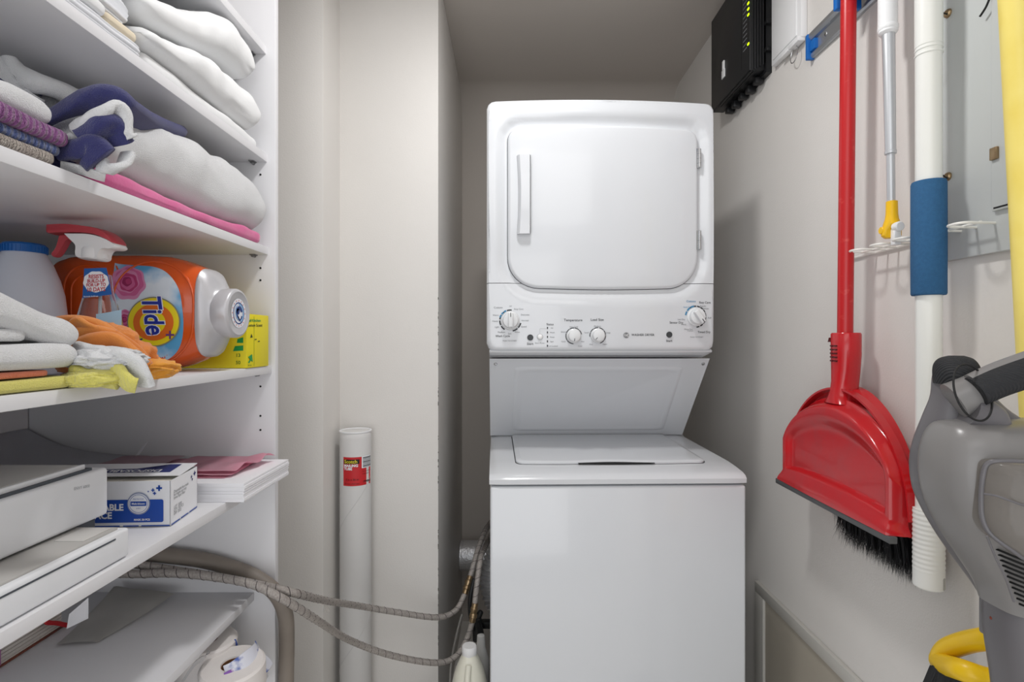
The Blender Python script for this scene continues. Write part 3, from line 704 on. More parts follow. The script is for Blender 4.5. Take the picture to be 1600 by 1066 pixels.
lb = decal('upper_label', [fan([(128, 419), (133, 419), (155, 418), (163, 418), (168, 440), (172, 460), (150, 463), (126, 466), (127, 440)])], sfront(.0004), M_labblue, sp, label='blue and white label with red lettering')
decal('label_glow', [fan(circle2(147, 440, 20, 16.5, 40, 0, 2*pi, .03, 9))], sfront(.0009), mat('label_white', '#eef1f6', .5), lb)
M_labred = mat('label_red', '#c03a48', .5)
for i, (s, y, z) in enumerate((('RESISTS', 432, 8.4), ('BUILD-UP', 438.8, 7.6), ('FOR UP TO', 445, 7.0), ('10 DAYS', 452.3, 9.2))):
    V, Fs = text_geo(s, z, offset=.18); V = [(147.5+x*.86, y-yy-x*.03) for x, yy in V]; decal('lettering', [(V, Fs)], sfront(.0014), M_labred, lb)
V, Fs = text_geo('formula build-up', 3.4, offset=.05); decal('lettering', [([(140+x, 463-y-x*.04) for x, y in V], Fs)], sfront(.0012), mat('label_white', '#eef1f6', .5), lb)
lb2 = decal('lower_label', [fan([(150, 491), (170, 488), (190, 484), (190, 508), (170, 514), (150, 512)])], lambda px, py: P(px, py, SY-.030), mat('label_pale_blue', '#a9d3ee', .45), sp)

# yellow bag box
M_yel = mat('yellow_card', '#e6d71f', .55); M_grn = mat('green_print', '#1f9a4c', .5); M_dgrn = mat('olive_print', '#5c7a1c', .5)
bx = thing('bag_box', 'yellow carton of kitchen bags standing at the shelf end by the panel', 'box', (-.57, 1.083, T4))
bx0, bx1, by0, by1 = -.66, -.499, 1.035, 1.130
bb = obj('carton', MB().box(bx0, bx1, by0, by1, T4+.0006, H+.0485, .0012), M_yel, bx)
m = MB(); m.box(bx1-.0003, bx1+.0004, by0+.03, by0+.0305, T4+.003, T4+.10); obj('carton_flap_seam', m, M_dgrn, bb)
rf = lambda e=.0006: (lambda px, py: PX(px, py, bx1+e)); lf = lambda e=.0006: (lambda px, py: P(px, py, by0-e))
def rtext(s, px, py, sz, m_, off=.1, kx=.7):
    V, Fs = text_geo(s, sz, offset=off, align='LEFT'); decal('lettering', [([(px+x*kx, py-y) for x, y in V], Fs)], rf(), m_, bb)
rtext('Tall Kitchen', 387, 501, 6.0, M_grn); rtext('Lemon Scent', 387, 508.5, 6.2, mat('dark_green_print', '#3d4a12', .5))
decal('arrow_mark', [fan([(387.5, 558), (394, 553.5), (395, 566), (392.5, 563), (389.5, 568), (387.5, 566.5), (391, 561)])], rf(), M_grn, bb)
rtext('up up', 387.5, 570.5, 3.4, M_dgrn, .05)
decal('pictogram', [fan([(391, 528), (393, 521.5), (395, 527.2)]), fan([(398, 530), (401, 529.4), (401, 531), (398, 531.6)]), fan([(403, 533), (406, 532.4), (406, 534), (403, 534.6)])], rf(), mat('dark_green_print', '#3d4a12', .5), bb)
decal('banner', [fan([(367, 541), (380, 540), (380, 548), (364, 549)]), fan([(371, 530), (380, 527), (380, 536), (370, 536)])], lf(), M_grn, bb)
for s, y in (('13', 555.5), ('50', 567)):
    V, Fs = text_geo(s, 7.5, offset=.15); decal('lettering', [([(372+x, y-yy) for x, yy in V], Fs)], lf(), M_dgrn, bb)

# towels and rags at the near end of that shelf
M_coral = mat('coral_terry', '#e9815f', .95, bump=(900, .7, .003), sheen=.3)
M_lemon = wave_bump(mat('lemon_terry', '#dbd36c', .95, bump=(900, .7, .003), sheen=.3), 60, .25, 'X', .002, 1)
M_orc = mat('orange_microfibre', '#d07a34', .9, bump=(700, .5, .002), sheen=.3, vary=('#dc8c42', 25, .35, .7))
M_orc2 = mat('amber_microfibre', '#e09a35', .9, bump=(700, .5, .002), sheen=.3)
def bend(p, v): return p
folded('bath_towel', -.78, -.498, .34, .625, T4, T4+.0150, M_lemon, 'lemon yellow towel folded flat at the bottom of the towel stack', 'towel', seed=21, amp=.0015)
folded('hand_towel', -.78, -.505, .34, .600, T4+.0148, T4+.0225, M_coral, 'coral towel, a thin layer between the lemon and white towels', 'towel', seed=22, amp=.001)
folded('bath_towel', -.78, -.496, .34, .632, T4+.0222, T4+.0530, M_terry, 'plump white towel folded right above the coral layer', 'towel', seed=23, amp=.003, n=2.2)
folded('hand_towel', -.78, -.508, .34, .575, T4+.0525, T4+.0665, M_terry, 'thin white hand towel in the middle of the towel stack', 'towel', seed=24, amp=.002)
folded('hand_towel', -.78, -.513, .34, .585, T4+.066, T4+.0835, M_cotton, 'smooth white folded cloth just below the topmost fluffy towel', 'towel', seed=25, amp=.003)
o = folded('bath_towel', -.80, -.500, .40, .640, T4+.072, T4+.110, M_terry, 'topmost fluffy white towel draping down towards the orange cloth', 'towel', seed=26, amp=.004, n=2.2,
           fn=lambda p, v: p+Vector((0, 0, -.030*smooth(.45, 1, v)+.012*smooth(.5, 0, v))))
o = folded('bath_towel', -.86, -.70, .42, .58, T4+.110, T4+.145, M_terry, 'white fluffy towel lying highest against the milky bottles', 'towel', seed=27, amp=.006)
rg = thing('cleaning_cloth', 'orange microfibre cloth crumpled in front of the clear sprayer', 'cloth', (-.57, .70, T4))
crumple('cloth_heap', P(160, 553, .735), (.062, .038, .038), M_orc, parent=rg, seed=5, amp=.22, freq=1.5, z0=T4+.012, lean=(-.2, 0))
ribbon('cloth_fold', [P(86, 520, .705), P(105, 513, .70), P(135, 512, .70), P(165, 521, .70), P(190, 538, .70), P(212, 556, .705), P(228, 574, .71)], (.010, -.03, .028), .015, M_orc, rg, amp=.002)
ribbon('cloth_fold', [P(104, 538, .682), P(128, 532, .682), P(152, 530, .684), P(178, 536, .69)], (.01, -.01, .034), .012, M_orc, rg, amp=.002, seed=3)
ribbon('cloth_fold', [P(105, 520, .684), P(122, 508, .684), P(142, 516, .684), P(168, 526, .688)], (.01, -.016, .018), .008, M_orc, rg, amp=.002, seed=6)
ribbon('cloth_fold', [P(120, 548, .680), P(150, 540, .680), P(180, 540, .685), P(210, 560, .69)], (.01, -.02, .03), .014, M_orc, rg, amp=.002, seed=8)
o = crumple('cleaning_cloth', P(232, 576, .745), (.036, .030, .014), M_orc2, 'small amber cloth poking out under the orange one', 'cloth', seed=12, amp=.22, z0=T4+.0006)
wr = thing('cleaning_rag', 'crumpled white rag hanging over the shelf edge by the orange cloth', 'cloth', (-.52, .66, T4))
crumple('rag_heap', P(165, 562, .655), (.042, .030, .014), M_terry, parent=wr, seed=14, amp=.25, z0=T4+.006)
ribbon('rag_tail', [P(160, 562, .640), P(182, 556, .640), P(200, 562, .642), P(213, 572, .645), P(222, 590, .648), P(227, 604, .652)], (.022, -.012, .014), .011, M_terry, wr, seed=4, amp=.002)
ribbon('rag_fold', [P(122, 548, .655), P(140, 552, .65), P(158, 556, .645), P(170, 566, .64)], (.02, -.01, .02), .012, M_terry, wr, seed=2, amp=.002)
yr = thing('terry_rag', 'pale yellow ribbed rag folded beside the towel stack', 'cloth', (-.52, .64, T4))
crumple('rag_heap', P(150, 592, .640), (.034, .030, .012), M_lemon, parent=yr, seed=17, amp=.14, z0=T4+.0005)
ribbon('rag_end', [P(170, 577, .640), P(182, 582, .635), P(192, 592, .633), P(204, 600, .634), P(214, 602, .637)], (.016, -.01, .014), .010, M_lemon, yr, seed=3)
ribbon('rag_fold', [P(116, 580, .634), P(135, 588, .632), P(160, 596, .632), P(182, 598, .634)], (.012, -.01, .014), .012, M_lemon, yr, seed=5)

# ------------------------------------------------------------------ the printer shelf
T5 = SH['S5']
M_prw = mat('printer_white', '#e6e8ec', .38); M_prg = mat('printer_grey', '#b6b4b1', .5)
pr = thing('printer', 'white and grey inkjet printer with its paper tray pulled out', 'printer', (-.72, .54, T5))
px0, px1, py0, py1 = -.96, -.553, .30, .752
obj('printer_base', MB().box(px0, px1-.012, py0+.01, py1-.008, T5+.0005, T5+.030, .004), M_prw, pr)
body = obj('printer_body', MB().box(px0, px1, py0, py1, T5+.044, H-.1765, .005, 3), M_prw, pr)
obj('paper_slot', MB().box(px0+.02, px1-.010, py0+.012, py1-.012, T5+.028, T5+.046), mat('slot_dark', '#4c5158', .7), pr)
lid_ = obj('scanner_lid', MB().box(px0-.0, px1-.016, py0, py1-.030, H-.1735, H-.1665, .003, 3), M_prg, pr, label='grey scanner lid')
obj('lid_rim', MB().box(px1-.0165, px1-.012, py0, py1-.026, H-.1745, H-.1668, .0015), M_prw, lid_)
obj('lid_gap', MB().box(px0, px1-.008, py0+.004, py1-.02, H-.178, H-.1730), mat('slot_dark', '#4c5158', .7), pr)
tr = obj('paper_tray', MB().box(px1-.10, -.499, py0+.02, .716, T5+.0015, T5+.0385, .004, 3), M_prw, pr)
obj('tray_cover', MB().box(px1-.03, -.507, py0+.03, .706, T5+.038, T5+.0415, .0012), M_prg, tr, label='grey tray cover')
obj('tray_cover_lip', MB().box(px1+.005, -.512, .655, .70, T5+.0414, T5+.0424, .0004), mat('tray_lip', '#c6c4c1', .5), tr)
obj('tray_slit', MB().box(-.4995, -.4984, py0+.03, .690, T5+.0305, T5+.0325), mat('slot_dark', '#4c5158', .7), tr)
V, Fs = text_geo('ENVY 6000', 6.5); V = [(128+x*.8, 762-y+x*-.16) for x, y in V]
decal('lettering', [(V, Fs)], lambda px, py: PX(px, py, px1+.0006), mat('faint_print', '#a9acae', .6), body)

M_card = mat('white_card', '#e9eaee', .55); M_bl = mat('box_blue', '#1c4aa6', .45)
mb_ = thing('mask_box', 'open white and blue carton of disposable masks beside the printer', 'box', (-.61, .87, T5))
ang = radians(8); MO = Vector((-.515, .828, T5))
def mk(x, y, z): return MO+Vector((x*cos(ang)-y*sin(ang), x*sin(ang)*.35+y*cos(ang), z))
def mbox(x0, x1, y0, y1, z0, z1):
    b = bmesh.new(); bmesh.ops.create_cube(b, size=1)
    for v in b.verts: v.co = mk(x0+(v.co.x+.5)*(x1-x0), y0+(v.co.y+.5)*(y1-y0), z0+(v.co.z+.5)*(z1-z0))
    return b
q = MB()
for a in ((-.185, 0, 0, .0012, .0006, .0695), (-.185, 0, .0938, .095, .0006, .0695), (-.0012, 0, 0, .095, .0006, .0695), (-.185, -.1838, 0, .095, .0006, .0695), (-.185, 0, 0, .095, .0006, .0016)): q.add(mbox(*a))
ct = obj('carton', q, M_card, mb_)
q = MB(); q.add(mbox(-.183, -.003, .004, .091, .004, .064)); obj('mask_stack', q, mat('mask_cream', '#e4e0d6', .8, bump=(60, .4, .003)), mb_)
# raised printed lid flap
def flap(x, y): return mk(x, y, .0698+.0045*max(0, (y-.03)/.065))
q = MB(); q.rings([[flap(-.185, .03)+Vector((0, 0, k)), flap(0, .03)+Vector((0, 0, k)), flap(0, .095)+Vector((0, 0, k)), flap(-.185, .095)+Vector((0, 0, k))] for k in (0, .0012)]); fl = obj('lid_flap', q, M_card, mb_)
def pf(x, y, e=.0018): return flap(x, y)+Vector((0, 0, e))
decal('flap_band', [fan([(-.185, .045), (-.022, .045), (-.022, .088), (-.04, .088), (-.052, .062), (-.185, .062)])], lambda x, y: pf(x, y, .0016), mat('box_navy', '#27306f', .5), fl)
V, Fs = text_geo('DISPOSABLE', .017, offset=.0004); decal('lettering', [(rot2(V, pi, -.085, .053), Fs)], lambda x, y: pf(x, y, .0020), M_card, fl)
mf = lambda e=.0006: (lambda x, z: mk(x, -e, z)); k5 = .828/850
def fx(px): return (px-265)*k5
def fz(py): return (823-py)*k5
decal('blue_band', [fan(rrect2(-.17, fx(254.5), fz(815.5), fz(780), .003))], mf(.0006), M_bl, ct)
decal('seal', [fan(circle2(fx(217), fz(786), .0170))], mf(.0010), mat('box_grey', '#8d97b5', .5), ct)
decal('seal', [fan(circle2(fx(217), fz(786), .0152))], mf(.0013), M_card, ct)
decal('seal', [ring2(fx(217), fz(786), .0132, .0138)], mf(.0016), M_bl, ct)
decal('seal_band', [fan(rrect2(fx(217)-.0118, fx(217)+.0118, fz(786)-.0035, fz(786)+.0035, .001))], mf(.0018), M_bl, ct)
def mtext(s, px, py, sz, m_, off=.0, e=.0012, align='CENTER'):
    V, Fs = text_geo(s, sz*k5, offset=off*k5, align=align); decal('lettering', [([(fx(px)+x, fz(py)+y) for x, y in V], Fs)], mf(e), m_, ct)
mtext('Melt-blown', 217, 786, 4.4, M_card, .1, .0022); mtext('PROTECTIVE', 217, 779, 2.8, M_bl, 0, .0020); mtext('3 PLY', 217, 793.5, 2.8, M_bl, 0, .0020)
mtext('DISPOSABLE', 194, 792, 14, M_card, .5, .0012, 'RIGHT'); mtext('FACE', 176.5, 804.5, 14, M_card, .5, .0012, 'RIGHT'); mtext('MASK 50 PCS', 222, 811.3, 4.2, M_card, .15)
G = []
for px, py, r in ((248, 762.5, 4.5), (238.5, 765.5, 2.6), (241, 770.5, 2.6), (231.5, 767.5, 1.3)):
    a, b = r*k5, r*.32*k5; cx, cz = fx(px), fz(py); G += [([(cx-a, cz-b), (cx+a, cz-b), (cx+a, cz+b), (cx-a, cz+b)], [(0, 1, 2, 3)]), ([(cx-b, cz-a), (cx+b, cz-a), (cx+b, cz+a), (cx-b, cz+a)], [(0, 1, 2, 3)])]
decal('plus_marks', G, mf(.0008), M_bl, ct)
G = []
for a, b in ((-.18, -.075), (-.070, -.047), (-.043, -.001)): G.append(([(a, .0012), (b, .0012), (b, .0030), (a, .0030)], [(0, 1, 2, 3)]))
decal('base_stripe', G, mf(.0006), M_bl, ct)
ms = lambda e=.0006: (lambda y, z: mk(e, y, z))
G = [([(a, .0012), (b, .0012), (b, .0030), (a, .0030)], [(0, 1, 2, 3)]) for a, b in ((.002, .03), (.034, .06), (.064, .093))]
decal('base_stripe', G, ms(), M_bl, ct)
for i, (s, zz) in enumerate((('Disposable face mask', .050), ('for single use only', .045), ('three layer filter', .040), ('LOT  2020', .026), ('QTY  50 PCS', .021), ('EXP  2022', .016))):
    V, Fs = text_geo(s, .0062, align='LEFT'); decal('lettering', [([(.010+x*.95, zz+y) for x, y in V], Fs)], ms(), M_print, ct)
G = []
for y, z, r in ((.084, .061, .0040), (.072, .058, .0025), (.075, .053, .0023)):
    a, b = r, r*.33; G += [([(y-a, z-b), (y+a, z-b), (y+a, z+b), (y-a, z+b)], [(0, 1, 2, 3)]), ([(y-b, z-a), (y+b, z-a), (y+b, z+a), (y-b, z+a)], [(0, 1, 2, 3)])]
decal('plus_marks', G, ms(), mat('box_navy', '#27306f', .5), ct)

# ream of paper, jutting out over the shelf edge
M_paper = mat('paper', '#eeeef2', .75)
rm = thing('paper_stack', 'thick stack of white printer paper jutting over the shelf edge', 'paper', (-.60, 1.05, T5))
q = MB(); z = T5+.0003; n = 14
for i in range(n):
    dx, dy_ = random.uniform(-.0012, .0012), random.uniform(-.0008, .0008); q.box(-.742+dx, -.4625+dx, .951+dy_, 1.143+dy_, z, z+.0325/n-.0001); z += .0325/n
o = obj('paper_sheets', q, M_paper, rm); o['kind'] = 'stuff'
# pink folded tissue bag on the paper
M_pkp = mat('pink_plastic_film', '#eeb0c2', .5, vary=('#f2c0cf', 14, .35, .7), bump=(40, .25, .004))
tp = T5+.0330
pk = thing('pink_bag', 'folded pink plastic bag lying on the paper stack', 'bag', (-.60, 1.06, tp))
def sheet(name, x0, x1, y0, y1, z, amp, m_, par, seed=0, th=.0012, curl=None, skew=0):
    mm = MB(); nu, nv = 46, 34
    def f(u, v):
        x = x0+(x1-x0)*u+skew*(v-.5); y = y0+(y1-y0)*v; h = abs(noise.noise(Vector((x*14, y*14, seed))))*amp+noise.noise(Vector((x*45, y*45, seed)))*amp*.25
        return Vector((x, y, z+amp*.3+max(h, -amp*.25)+(curl(u, v) if curl else 0)))
    mm.grid(f, nu, nv)
    top = [v for v in mm.bm.verts]
    r = bmesh.ops.solidify(mm.bm, geom=mm.bm.faces[:], thickness=th)
    return obj(name, mm, m_, par, sharp=60)
sheet('bag_layer', -.735, -.515, .985, 1.130, tp, .0022, M_pkp, pk, 1)
sheet('bag_layer', -.730, -.505, .990, 1.128, tp+.0036, .003, M_pkp, pk, 2, curl=lambda u, v: .012*smooth(.75, 1, u)*smooth(.3, 1, v))
sheet('bag_layer', -.655, -.492, 1.00, 1.125, tp+.0085, .004, M_pkp, pk, 3, curl=lambda u, v: .010*smooth(.6, 1, u)*sin(v*6)**2, skew=.02)
sheet('grey_film', -.79, -.665, .98, 1.120, tp+.0105, .003, mat('grey_pink_film', '#dcb9c4', .4, bump=(40, .25, .004)), pk, 4)
# big sheet of white paper curled up against the wall behind the printer
q = MB()
def cur(u, v):
    y = .775+.365*v; x = -1.010+.262*u
    z = T5+.007+.036*smooth(0, .9, v)+.055*(1-u)**3*smooth(0, .6, v)-.004*smooth(.7, 1, u)
    return Vector((x, y, z))
q.grid(cur, 30, 50); bmesh.ops.solidify(q.bm, geom=q.bm.faces[:], thickness=.0012)
tag(obj('poster_paper', q, mat('poster_white', '#e7e8ee', .6)), 'large white sheet of paper curling up the wall behind the printer', 'paper')
q = MB(); a_ = P(216, 713, 1.10)
q.rings([[a_+Vector((-.006, 0, 0)), a_+Vector((.002, 0, .003)), a_+Vector((.016, .004, .028)), a_+Vector((.011, .004, .024))], [a_+Vector((-.006, .0015, 0)), a_+Vector((.002, .0015, .003)), a_+Vector((.016, .0055, .028)), a_+Vector((.011, .0055, .024))]])
obj('bag_corner', q, mat('poster_white', '#e7e8ee', .6), pk, label='white folded corner')

# ------------------------------------------------------------------ the shelf with the book and the shelf under it
T6 = SH['S6']
bk = thing('photo_album', 'thick old brown book with a red ribbon lying deep on the low shelf', 'book', (-.92, .93, T6))
M_lth = mat('brown_leather', '#7a4433', .5, vary=('#5d2f25', 30, .35, .7)); M_pg = mat('old_pages', '#cfcac4', .85)
bz = T6+.0004
obj('book_cover', MB().box(-1.012, -.826, .868, 1.015, bz, bz+.003, .001), M_lth, bk); obj('book_cover', MB().box(-1.012, -.826, .868, 1.015, bz+.031, bz+.034, .001), M_lth, bk)
q = MB()
for i in range(9): q.box(-1.008, -.830-.0012*(i % 2), .888, 1.010, bz+.003+i*.0031, bz+.003+i*.0031+.0027)
o = obj('page_block', q, M_pg, bk)
q = MB(); q.prism([(-1.012+0, bz+.003), (-.828, bz+.003), (-.828, bz+.031), (-1.012, bz+.031)], 'y', .868, .887); obj('spine_band', q, mat('mauve_cloth', '#a06c96', .7), bk)
ribbon('ribbon_bookmark', [(-.84, .968, bz+.033), (-.823, .966, bz+.034), (-.820, .968, bz+.030), (-.818, .985, bz+.020), (-.815, 1.005, bz+.006)], (0, .008, .004), .004, mat('red_ribbon', '#b5232b', .6), bk)
# grey cardboard sheet, creased
q = MB()
cA, cB, cC, cD = P(88, 978, .945), P(152, 1003, .955), P(272, 922, 1.105), P(178, 899, 1.120)
def cb(u, v):
    p = (cA*(1-v)+cB*v)*(1-u)+(cD*(1-v)+cC*v)*u
    z = T6+.0035+.014*u*u+.006*(v*(1-v))*4*(.4+.6*u)+.008*smooth(.35, 0, v)*u
    p.z = z+.0012*noise.noise(p*30); 
    if v > .98: p += Vector((.002*noise.noise(Vector((u*14, 0, 0))), 0, 0))
    return p
q.grid(cb, 40, 20); bmesh.ops.solidify(q.bm, geom=q.bm.faces[:], thickness=.003)
tag(obj('cardboard_sheet', q, mat('grey_cardboard', '#d8d6d3', .85, bump=(300, .15, .001), vary=('#cbc9c5', 9, .35, .7))), 'bent grey cardboard sheet lying next to the brown book', 'cardboard')
q = MB(); a_, b_, c_, d_ = P(108, 960, .90), P(137, 935, .90), P(137, 967, .915), P(104, 983, .915)
q.rings([[a_, b_, c_, d_], [p+Vector((.0006, .0008, 0)) for p in (a_, b_, c_, d_)]]); tag(obj('paper_slip', q, M_paper), 'small white paper slip standing between the book and cardboard', 'paper')

T7 = SH['S7']
M_tis = mat('toilet_tissue', '#e3dedb', .95, bump=(500, .3, .002)); M_core = mat('card_core', '#7a5233', .9)
M_wrap = mat('printed_film', '#d9dbe6', .25, vary=('#4a62ac', 26, .52, .60), trans=.0)
M_wrapp = mat('printed_film_purple', '#e2dde6', .25, vary=('#8355a8', 30, .50, .58))
M_film = mat('clear_film', '#eef0f2', .12, trans=1.0, ior=1.08)
pkx = thing('toilet_paper_pack', 'torn film pack of white toilet rolls under the lowest visible shelf', 'toilet paper', (-.58, 1.03, T7))
def roll(c, axis, r=.060, h=.105):
    m_ = MB(); m_.lathe([(r*.36, .0), (r-.004, 0), (r, .004), (r, h-.004), (r-.004, h), (r*.36, h), (r*.34, h-.002), (r*.34, .002)], c, axis, 40)
    o_ = obj('toilet_roll', m_, M_tis, pkx); m2 = MB(); m2.lathe([(r*.345, .003), (r*.345, h-.003), (r*.32, h-.003), (r*.32, .003)], c, axis, 32); obj('roll_core', m2, M_core, o_)
roll(Vector((P(326, 1000, 1.05).x-.012, 1.058, T7+.0045)), (0.05, -.02, 1), .054, .112)
roll(Vector((P(374, 1000, 1.03).x, 1.010, T7+.0075)), (.02, -.10, 1), .056, .094)
q = MB(); c0 = P(402, 1046, 1.02)
ribbon('printed_wrap', [P(356, 1066, .975), P(372, 1058, .98), P(392, 1042, 1.0), P(410, 1026, 1.04), P(414, 1018, 1.06)], (.03, .0, -.05), .002, M_wrap, pkx, amp=.004, n=30)
ribbon('printed_wrap', [P(352, 1062, .972), P(370, 1052, .985), P(388, 1038, 1.01), P(396, 1026, 1.04)], (.012, .0, -.02), .0015, M_wrapp, pkx, amp=.003, n=30, seed=3)
ribbon('printed_wrap', [P(362, 1000, 1.06), P(364, 1012, 1.06), P(362, 1024, 1.055)], (.018, 0, .004), .0015, M_wrap, pkx, amp=.003, seed=5)
ribbon('printed_wrap', [P(366, 1020, 1.06), P(376, 1018, 1.06), P(386, 1018, 1.07)], (.004, 0, .012), .0015, M_wrapp, pkx, amp=.003, seed=6)
ribbon('clear_film', [P(285, 1063, .95), P(305, 1040, .955), P(322, 1026, .965), P(328, 1018, .97)], (.02, 0, .03), .001, M_film, pkx, amp=.004, seed=8)

# ------------------------------------------------------------------ mailing tube, hoses, duct, jug
M_tube = mat('white_card_tube', '#dcdbda', .7, bump=(30, .08, .002))
TX, TY, TR = P(556, 681, 1.585).x, 1.583, .0445
mt = thing('mailing_tube', 'tall white cardboard mailing tube with a red label leaning by the column', 'tube', (TX, TY, 0))
ZT = P(556, 676, 1.54).z
q = MB(); q.lathe([(TR-.002, 0), (TR, .002), (TR, ZT-.020), (TR, ZT-.003), (TR-.001, ZT-.002), (.0001, ZT-.002)], (TX, TY, 0), seg=64); body = obj('tube_body', q, M_tube, mt, sharp=50)
q = MB(); pts = []
for i in range(260):
    a = i*.16; z = .03+i/260*(ZT-.10)*1.0; pts.append((TX+(TR+.0000)*cos(a*.35-1.2), TY+TR*sin(a*.35-1.2), z))
q.tube(pts, .0007, 6); obj('spiral_seam', q, mat('seam_grey', '#c9c8c7', .8), body)
q = MB(); q.lathe([(TR-.006, ZT-.012), (TR+.0002, ZT-.004), (TR+.0014, ZT-.003), (TR+.0016, ZT), (TR-.001, ZT+.0008), (TR-.004, ZT), (TR-.006, ZT-.010), (.0001, ZT-.011)], (TX, TY, 0), seg=64); obj('end_plug', q, mat('plug_white', '#eff0f2', .4), mt, sharp=45, label='white plastic end plug')
kt = (TY-TR)/850
def tf(e=.0005):
    def fn(px, py):
        s = max(-.985, min(.985, ((px-795)*kt-TX)/(TR+e))); a = math.asin(s); return Vector((TX+(TR+e)*sin(a), TY-(TR+e)*cos(a), H+(530-py)*kt+.0000))
    return fn
def quad2(x0, x1, y0, y1, nx=10):
    V = []; Fs = []
    for i in range(nx+1): V += [(x0+(x1-x0)*i/nx, y0), (x0+(x1-x0)*i/nx, y1)]
    for i in range(nx): Fs.append((2*i, 2*i+2, 2*i+3, 2*i+1))
    return V, Fs
M_lr = mat('label_scarlet', '#c8252c', .5)
la = decal('paper_label', [quad2(535.5, 577, 715, 760)], tf(.0005), M_lr, mt, label='red paper label with black and yellow lettering')
decal('name_band', [quad2(536.5, 561, 718.5, 725.5)], tf(.0009), mat('band_black', '#1c1613', .5), la)
decal('barcode_field', [quad2(564, 577.2, 714.5, 733)], tf(.0009), mat('label_white', '#eef1f6', .5), la)
decal('barcode', [quad2(565.5, 576, 716+i*2.1, 716+i*2.1+(.9 if i % 3 else 1.4), 6) for i in range(8)], tf(.0013), M_printd, la)
def ttext(s, px, py, sz, m_, off, e=.0013, align='LEFT', kx=1):
    V, Fs = text_geo(s, sz, offset=off, align=align); decal('lettering', [([(px+x*kx, py-y) for x, y in V], Fs)], tf(e), m_, la)
ttext('Scotch', 537.5, 722, 7.6, mat('letter_yellow', '#e8d62a', .5), .12); ttext('MAILING', 537, 728.3, 5.6, mat('label_white', '#eef1f6', .5), .22); ttext('TUBE', 537, 733.2, 5.6, mat('label_white', '#eef1f6', .5), .22)
ttext('3 in x 36 in', 540, 750, 4.4, mat('band_black', '#1c1613', .5), .02); ttext('7980', 566, 754.5, 4.2, mat('band_black', '#1c1613', .5), .08); ttext('76 mm x 914 mm', 538, 756.5, 3.2, mat('band_black', '#1c1613', .5), .0)
ttext('for mail and', 565, 738, 2.4, mat('band_black', '#1c1613', .5), .0); ttext('storage', 565, 742, 2.4, mat('band_black', '#1c1613', .5), .0)

M_braid = mat('braided_steel', '#b5afaa', .42, .35, bump=(900, .7, .002), vary=('#9c9590', 260, .35, .65))
M_tick = mat('hose_thread', '#4b4446', .7)
def hose(name, pts, r, label, coup=None, pitch=.024):
    t = thing(name, label, 'hose', pts[len(pts)//2]); S = spline(pts, 150)
    tb = obj('braided_sleeve', MB().tube(S, r, 14), M_braid, t, sharp=60)
    L = 0; prev = S[0]; up = None; hp = []
    fine = spline(pts, 900)
    for i, p in enumerate(fine):
        tg = (fine[min(i+1, 900)]-fine[max(i-1, 0)]).normalized()
        if up is None: up = tg.orthogonal().normalized()
        up = (up-tg*up.dot(tg)).normalized(); s = tg.cross(up); L += (p-prev).length; prev = p; a = 2*pi*L/pitch
        hp.append(p+(up*cos(a)+s*sin(a))*(r+.0001))
    obj('tracer_thread', MB().tube(hp, .0007, 5), M_tick, tb)
    for px_i in (coup or []):
        i = px_i; p = S[i]; d = (S[i+1]-S[i-1]).normalized(); q = MB()
        q.lathe([(r, -.026), (r*1.18, -.024), (r*1.18, -.014), (r*1.45, -.012), (r*1.45, -.004), (r*1.2, -.002), (r*1.2, .004), (r*1.4, .006), (r*1.4, .013), (r*1.15, .015), (r*1.15, .026), (r, .027)], p, d, 20); obj('brass_coupling', q, M_brass, t, sharp=40, label='brass coupling')
    return t
PA = [P(120, 872, 1.100), P(205, 881, 1.104), P(255, 889, 1.104), P(330, 900, 1.102), P(400, 913, 1.100), P(460, 927, 1.100), P(505, 938, 1.24), P(560, 947, 1.42), P(620, 957, 1.50), P(680, 965, 1.56), P(708, 957, 1.60), P(722, 938, 1.63), P(735, 900, 1.67), P(747, 858, 1.72), P(757, 832, 1.80), P(763, 822, 1.90), P(771, 812, 2.00), P(790, 800, 2.2), P(806, 795, 2.46)]
hose('supply_hose', PA, .0080, 'upper braided steel water hose with its coupling near the wall corner', [97])
PB = [P(120, 893, 1.080), P(205, 897, 1.085), P(270, 896, 1.085), P(335, 902, 1.082), P(392, 913, 1.072), P(440, 935, 1.070), P(490, 966, 1.15), P(545, 1000, 1.34), P(610, 1024, 1.43), P(680, 1036, 1.50), P(712, 1026, 1.54), P(729, 1000, 1.57), P(739, 965, 1.58), P(745, 915, 1.60), P(751, 872, 1.64), P(757, 858, 1.73), P(763, 845, 1.86), P(772, 830, 1.98), P(788, 824, 2.15), P(806, 824, 2.46)]
hose('supply_hose', PB, .0080, 'lower braided steel water hose sagging behind the white plastic jug', [96])
q = MB(); a_ = P(505, 938, 1.275)
q.box(-.004, .004, -.001, .001, -.030, .012, .0005); q.bm.transform(Matrix.Translation(a_) @ Matrix.Rotation(radians(-25), 4, 'Y'))
zt = thing('hose_tag', 'small clear plastic tag clipped round the upper braided hose', 'tag', a_)
obj('tag_strip', q, mat('clip_plastic', '#cfcac4', .4), zt)
q = MB(); q.lathe([(.0086, -.004), (.0096, -.004), (.0096, .004), (.0086, .004)], P(507, 939, 1.292), (P(520, 941, 1.33)-P(495, 935, 1.26)), 20); obj('clip_ring', q, mat('clip_plastic', '#cfcac4', .4), zt)
